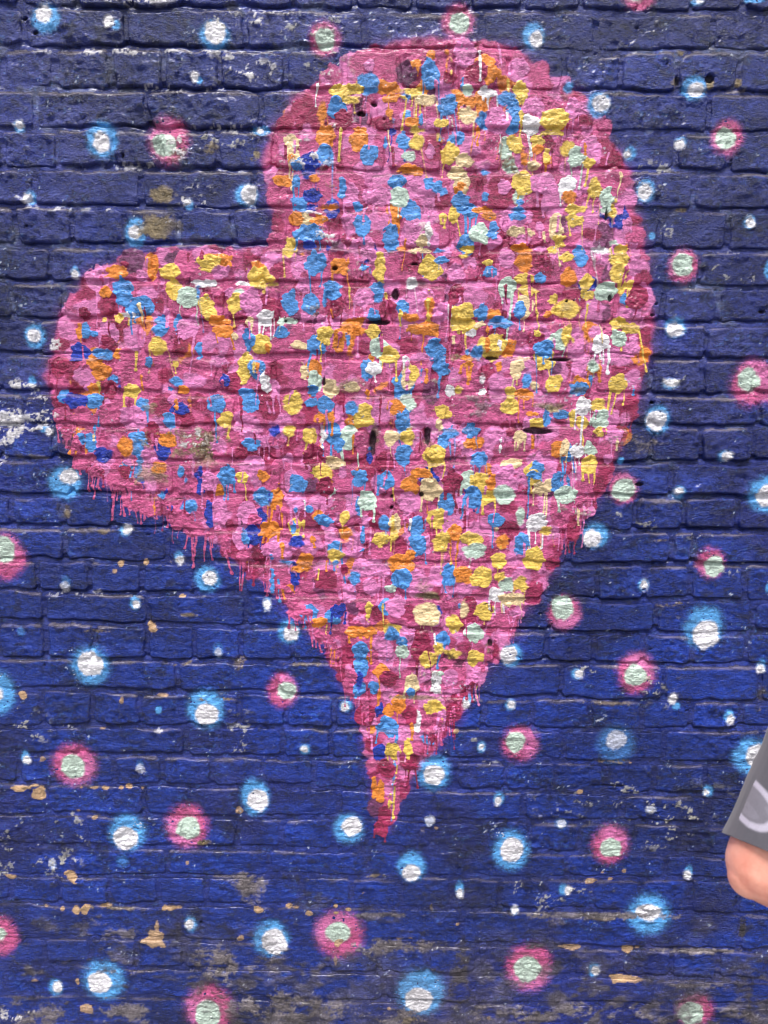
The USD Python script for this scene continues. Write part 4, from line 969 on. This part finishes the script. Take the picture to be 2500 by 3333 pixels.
skin = usdkit.material(stage, '/World/Looks/skin', {
    'g': ('geometry', {}), 'n': ('noise_texture', {'scale': 16.0, 'detail': 6.0, 'roughness': 0.6}), 'n2': ('noise_texture', {'scale': 420.0, 'detail': 3.0}),
    'r': ('rgb_ramp', {'ramp': [(0.3, tuple(map(float, lin(204, 122, 104)))), (0.7, tuple(map(float, lin(246, 184, 164))))]}),
    'b': ('bump', {'strength': 0.25, 'distance': 0.0006}),
    'p': ('principled_bsdf', {'roughness': 0.52, 'subsurface_weight': 0.25, 'subsurface_scale': 0.006, 'subsurface_radius': (1.0, 0.35, 0.2)}),
}, [('g.position', 'n.vector'), ('g.position', 'n2.vector'), ('n.fac', 'r.fac'), ('r.color', 'p.base_color'), ('n2.fac', 'b.height'), ('b.normal', 'p.normal')], surface='p.BSDF')
person = UsdGeom.Xform.Define(stage, '/World/person')
data(person, label='person in grey t-shirt at right edge, bare elbow bent outwards', category='person')
usdkit.mesh(stage, '/World/person/body', skin_mesh, skin, smooth=60)

# t-shirt: torso and loose sleeves that end above the elbow
def cloth(t, amp, seed, freq=18.0):
    n = t.vertex_normals.copy(); p = t.vertices
    r = np.random.default_rng(seed)
    d = np.zeros(len(p))
    for q in range(9):
        k = r.normal(0, 1, 3) * np.array([1, 1, 0.6]); k *= freq * r.uniform(0.5, 1.8) / np.linalg.norm(k)
        d += np.sin(p @ k + r.uniform(0, 6.28)) / 3
    t.vertices = p + n * (d * amp)[:, None]
    return t
along_arm = (P_elbow - P_shoulder) / np.linalg.norm(P_elbow - P_shoulder)
L_arm = np.linalg.norm(P_elbow - P_shoulder)
hem_c = P_shoulder + along_arm * (L_arm * 0.99)
out_dir = np.cross(along_arm, V(0, 1, 0)); out_dir = out_dir / np.linalg.norm(out_dir)
if out_dir[0] > 0: out_dir = -out_dir
IN = -out_dir * 0.016
shirt = capsule_chain([
    [J(P_shoulder + V(0.01, 0, 0.0), 0.060), J(P_shoulder + along_arm * L_arm * 0.45 + IN * 0.7, 0.066), J(P_shoulder + along_arm * L_arm * 0.78 + IN, 0.0665), J(hem_c + along_arm * 0.04 + IN, 0.0675)],
    [J(other_sh, 0.064), J(other_sh + (o_elbow - other_sh) * 0.95, 0.064)],
    [J(P_shoulder + V(0.01, 0, 0.0), 0.062), J(V(cxp, PY, sz + 0.012), 0.078), J(other_sh, 0.062)],
    [J(V(cxp - 0.09, PY, sz - 0.05), 0.098), J(V(cxp - 0.085, PY, sz - 0.28), 0.100), J(V(cxp - 0.09, PY, hipz - 0.06), 0.108)],
    [J(V(cxp + 0.09, PY, sz - 0.05), 0.098), J(V(cxp + 0.085, PY, sz - 0.28), 0.100), J(V(cxp + 0.09, PY, hipz - 0.06), 0.108)],
    [J(V(cxp - 0.09, PY, sz - 0.05), 0.098), J(V(cxp + 0.09, PY, sz - 0.05), 0.098)], [J(V(cxp - 0.085, PY, sz - 0.28), 0.1), J(V(cxp + 0.085, PY, sz - 0.28), 0.1)], [J(V(cxp - 0.09, PY, hipz - 0.06), 0.108), J(V(cxp + 0.09, PY, hipz - 0.06), 0.108)],
], 0.007, 14)
shirt = cloth(cloth(shirt, 0.0034, 3), 0.0016, 4, 55.0)
sm = m3.Manifold(m3.Mesh(np.asarray(shirt.vertices, np.float32), np.asarray(shirt.faces, np.uint32)))
# the hem: cut square to the arm, then hollowed so that the arm comes out of a real opening
def cut_plane(m, point, normal):
    normal = normal / np.linalg.norm(normal)
    return m.split_by_plane(tuple(normal), float(normal @ point))
HEM_A = at_depth(2364, 2716, PY); HEM_B = at_depth(2500, 2772, PY)
hem_n = np.cross(HEM_B - HEM_A, HEM_A - eye); hem_n /= np.linalg.norm(hem_n)
if hem_n[2] < 0: hem_n = -hem_n
sleeve_zone = m3.Manifold.cube((0.40, 0.4, 0.5), True).translate((float(P_elbow[0]) - 0.02, PY, float(P_elbow[2]) - 0.10))
below = cut_plane(sleeve_zone, HEM_A, hem_n)[1]
body_side = m3.Manifold.cube((0.5, 0.6, 1.2), True).translate((cxp + 0.02, PY, sz - 0.5))
sm = sm - (below - body_side)
hollow = capsule_chain([[J(P_shoulder + along_arm * L_arm * 0.45 + IN * 0.7, 0.052), J(P_shoulder + along_arm * L_arm * 0.78 + IN, 0.0575), J(hem_c + along_arm * 0.06 + IN, 0.0600)]], 0.02, 2)
sm = sm - m3.Manifold(m3.Mesh(np.asarray(hollow.vertices, np.float32), np.asarray(hollow.faces, np.uint32)))
sm = cut_plane(sm, V(cxp, PY, hipz - 0.07), V(0, 0, 1))[0]
g = sm.to_mesh()
shirt = trimesh.Trimesh(np.asarray(g.vert_properties)[:, :3], np.asarray(g.tri_verts), process=True)
# printed ring emblem on the sleeve: a pale ring with strokes inside, as flat print in the cloth's own coat
ring_c = at_depth(2402, 2596, PY)
sh_v = shirt
for _ in range(2):
    c_ = sh_v.triangles_center
    near_f = np.where((np.linalg.norm(c_ - ring_c, axis=1) < 0.10) & (c_[:, 1] < PY + 0.03))[0]
    nv, nf = trimesh.remesh.subdivide(sh_v.vertices, sh_v.faces, near_f)
    sh_v = trimesh.Trimesh(nv, nf, process=False)
v = np.array(sh_v.vertices)
t_ = (v - P_shoulder) @ along_arm
radial = v - P_shoulder - t_[:, None] * along_arm
radial /= np.maximum(np.linalg.norm(radial, axis=1, keepdims=True), 1e-6)
phi = np.arctan2(radial @ V(0, 1, 0), radial @ out_dir)
fold = np.zeros(len(v))
for k_, (fr_, tw_, ph_, am_) in enumerate([(46, 2.0, 0.4, 1.0), (29, -1.4, 2.1, 1.0), (70, 3.1, 4.0, 0.5)]):
    fold += am_ * (1 - 2 * np.abs(np.sin(0.5 * (fr_ * t_ + tw_ * phi + ph_))) ** 0.7)
sleeve_w = sstep(0.05, 0.14, t_) * sstep(0.45, 0.36, t_) * sstep(cxp - 0.08, cxp - 0.16, v[:, 0])
v = v + radial * (np.maximum(fold, 0) * 0.0032 * sleeve_w)[:, None]
hem_near = np.exp(-((v - HEM_A) @ hem_n / 0.006) ** 2)
sh_v.vertices = v
q = np.stack([(v - ring_c) @ out_dir, (v - ring_c) @ along_arm], 1)
rad = np.hypot(q[:, 0], q[:, 1]); th = np.arctan2(q[:, 1], q[:, 0])
near = (v[:, 1] < PY + 0.005) & (np.abs(v[:, 0] - P_elbow[0]) < 0.2)
ringm = np.clip(1 - np.abs(rad - 0.027) / 0.0048, 0, 1) * near
strokes = (rad < 0.0225) * near * np.clip(np.sin(q[:, 0] * 420 + 2.2 * np.sin(q[:, 1] * 190)) * 1.6 - 0.2, 0, 1) * 0.3
mk_ = np.clip(np.maximum(sstep(0.1, 0.6, ringm) * 0.9, np.maximum(strokes, 0.22 * near * (rad < 0.027))), 0, 1)[:, None]
grey, lilac = lin(84, 82, 90), lin(188, 182, 198)
pc = grey * (1 - mk_) + lilac * mk_
cloth_look = usdkit.material(stage, '/World/Looks/grey_jersey', {
    'a': ('attribute', {'attribute': 'paint'}), 'g': ('geometry', {}), 'n': ('noise_texture', {'scale': 900.0, 'detail': 2.0}),
    'r': ('rgb_ramp', {'ramp': [(0.3, (0.86, 0.86, 0.86)), (0.7, (1.1, 1.1, 1.1))]}), 'mul': ('mix_color', {'blend_type': 'multiply', 'fac': 1.0, 'use_clamp': False}),
    'b': ('bump', {'strength': 0.3, 'distance': 0.0006}), 'p': ('principled_bsdf', {'roughness': 0.85, 'sheen_weight': 0.15}),
}, [('a.color', 'mul.a'), ('g.position', 'n.vector'), ('n.fac', 'r.fac'), ('r.color', 'mul.b'), ('mul.result', 'p.base_color'), ('n.fac', 'b.height'), ('b.normal', 'p.normal')], surface='p.BSDF')
raw_mesh('/World/person/t_shirt', sh_v.vertices, sh_v.faces, sh_v.vertex_normals, pc, cloth_look)

legs = capsule_chain([[J(V(cxp + s * 0.085, PY, hipz - 0.03), 0.104), J(V(cxp + s * 0.10, PY - 0.005, 0.47), 0.070), J(V(cxp + s * 0.105, PY + 0.01, 0.30), 0.066), J(V(cxp + s * 0.11, PY + 0.015, 0.075), 0.052)] for s in (-1, 1)] + [[J(V(cxp - 0.085, PY, hipz - 0.03), 0.104), J(V(cxp + 0.085, PY, hipz - 0.03), 0.104)]], 0.012, 10)
usdkit.mesh(stage, '/World/person/trousers', cloth(legs, 0.003, 8), mottled('denim', lin(34, 42, 64), lin(48, 58, 84), 120.0, 0.85, 0.0008), smooth=60)
for s in (-1, 1):
    sh = capsule_chain([[J(V(cxp + s * 0.11, PY + 0.03, 0.045), 0.042), J(V(cxp + s * 0.118, PY - 0.09, 0.040), 0.040), J(V(cxp + s * 0.122, PY - 0.17, 0.034), 0.032)]], 0.01, 6)
    sh.vertices[:, 2] = np.maximum(sh.vertices[:, 2], 0.003)
    usdkit.mesh(stage, numbered('/World/person', 'shoe'), sh, plain('shoe_leather' if s < 0 else 'shoe_leather_two', lin(70, 66, 64), 0.55), smooth=60)
hair = capsule_chain([[J(head + V(0, 0.020, 0.050), 0.086), J(head + V(0, 0.045, 0.0), 0.070)], [J(head + V(-0.045, -0.03, 0.075), 0.040), J(head + V(0.045, -0.03, 0.075), 0.040)], [J(head + V(-0.06, 0.03, 0.03), 0.034), J(head + V(-0.058, 0.03, -0.03), 0.026)], [J(head + V(0.06, 0.03, 0.03), 0.034), J(head + V(0.058, 0.03, -0.03), 0.026)]], 0.007, 5)
usdkit.mesh(stage, '/World/person/hair', cloth(hair, 0.002, 5, 90.0), mottled('brown_hair', lin(46, 34, 26), lin(72, 54, 40), 200.0, 0.5, 0.001), smooth=60)
for s in (-1, 1):
    e = trimesh.creation.icosphere(3, 0.0125); e.apply_translation(head + V(s * 0.031, -0.0745, 0.008))
    e2 = trimesh.creation.icosphere(2, 0.0062); e2.apply_translation(head + V(s * 0.031, -0.0825, 0.008))
    pth = numbered('/World/person', 'eye')
    usdkit.mesh(stage, pth, e, plain('eye_white' if s < 0 else 'eye_white_two', (0.75, 0.74, 0.72), 0.25), smooth=60)
    usdkit.mesh(stage, pth + '/iris', e2, plain('iris' if s < 0 else 'iris_two', (0.06, 0.035, 0.02), 0.2), smooth=60)
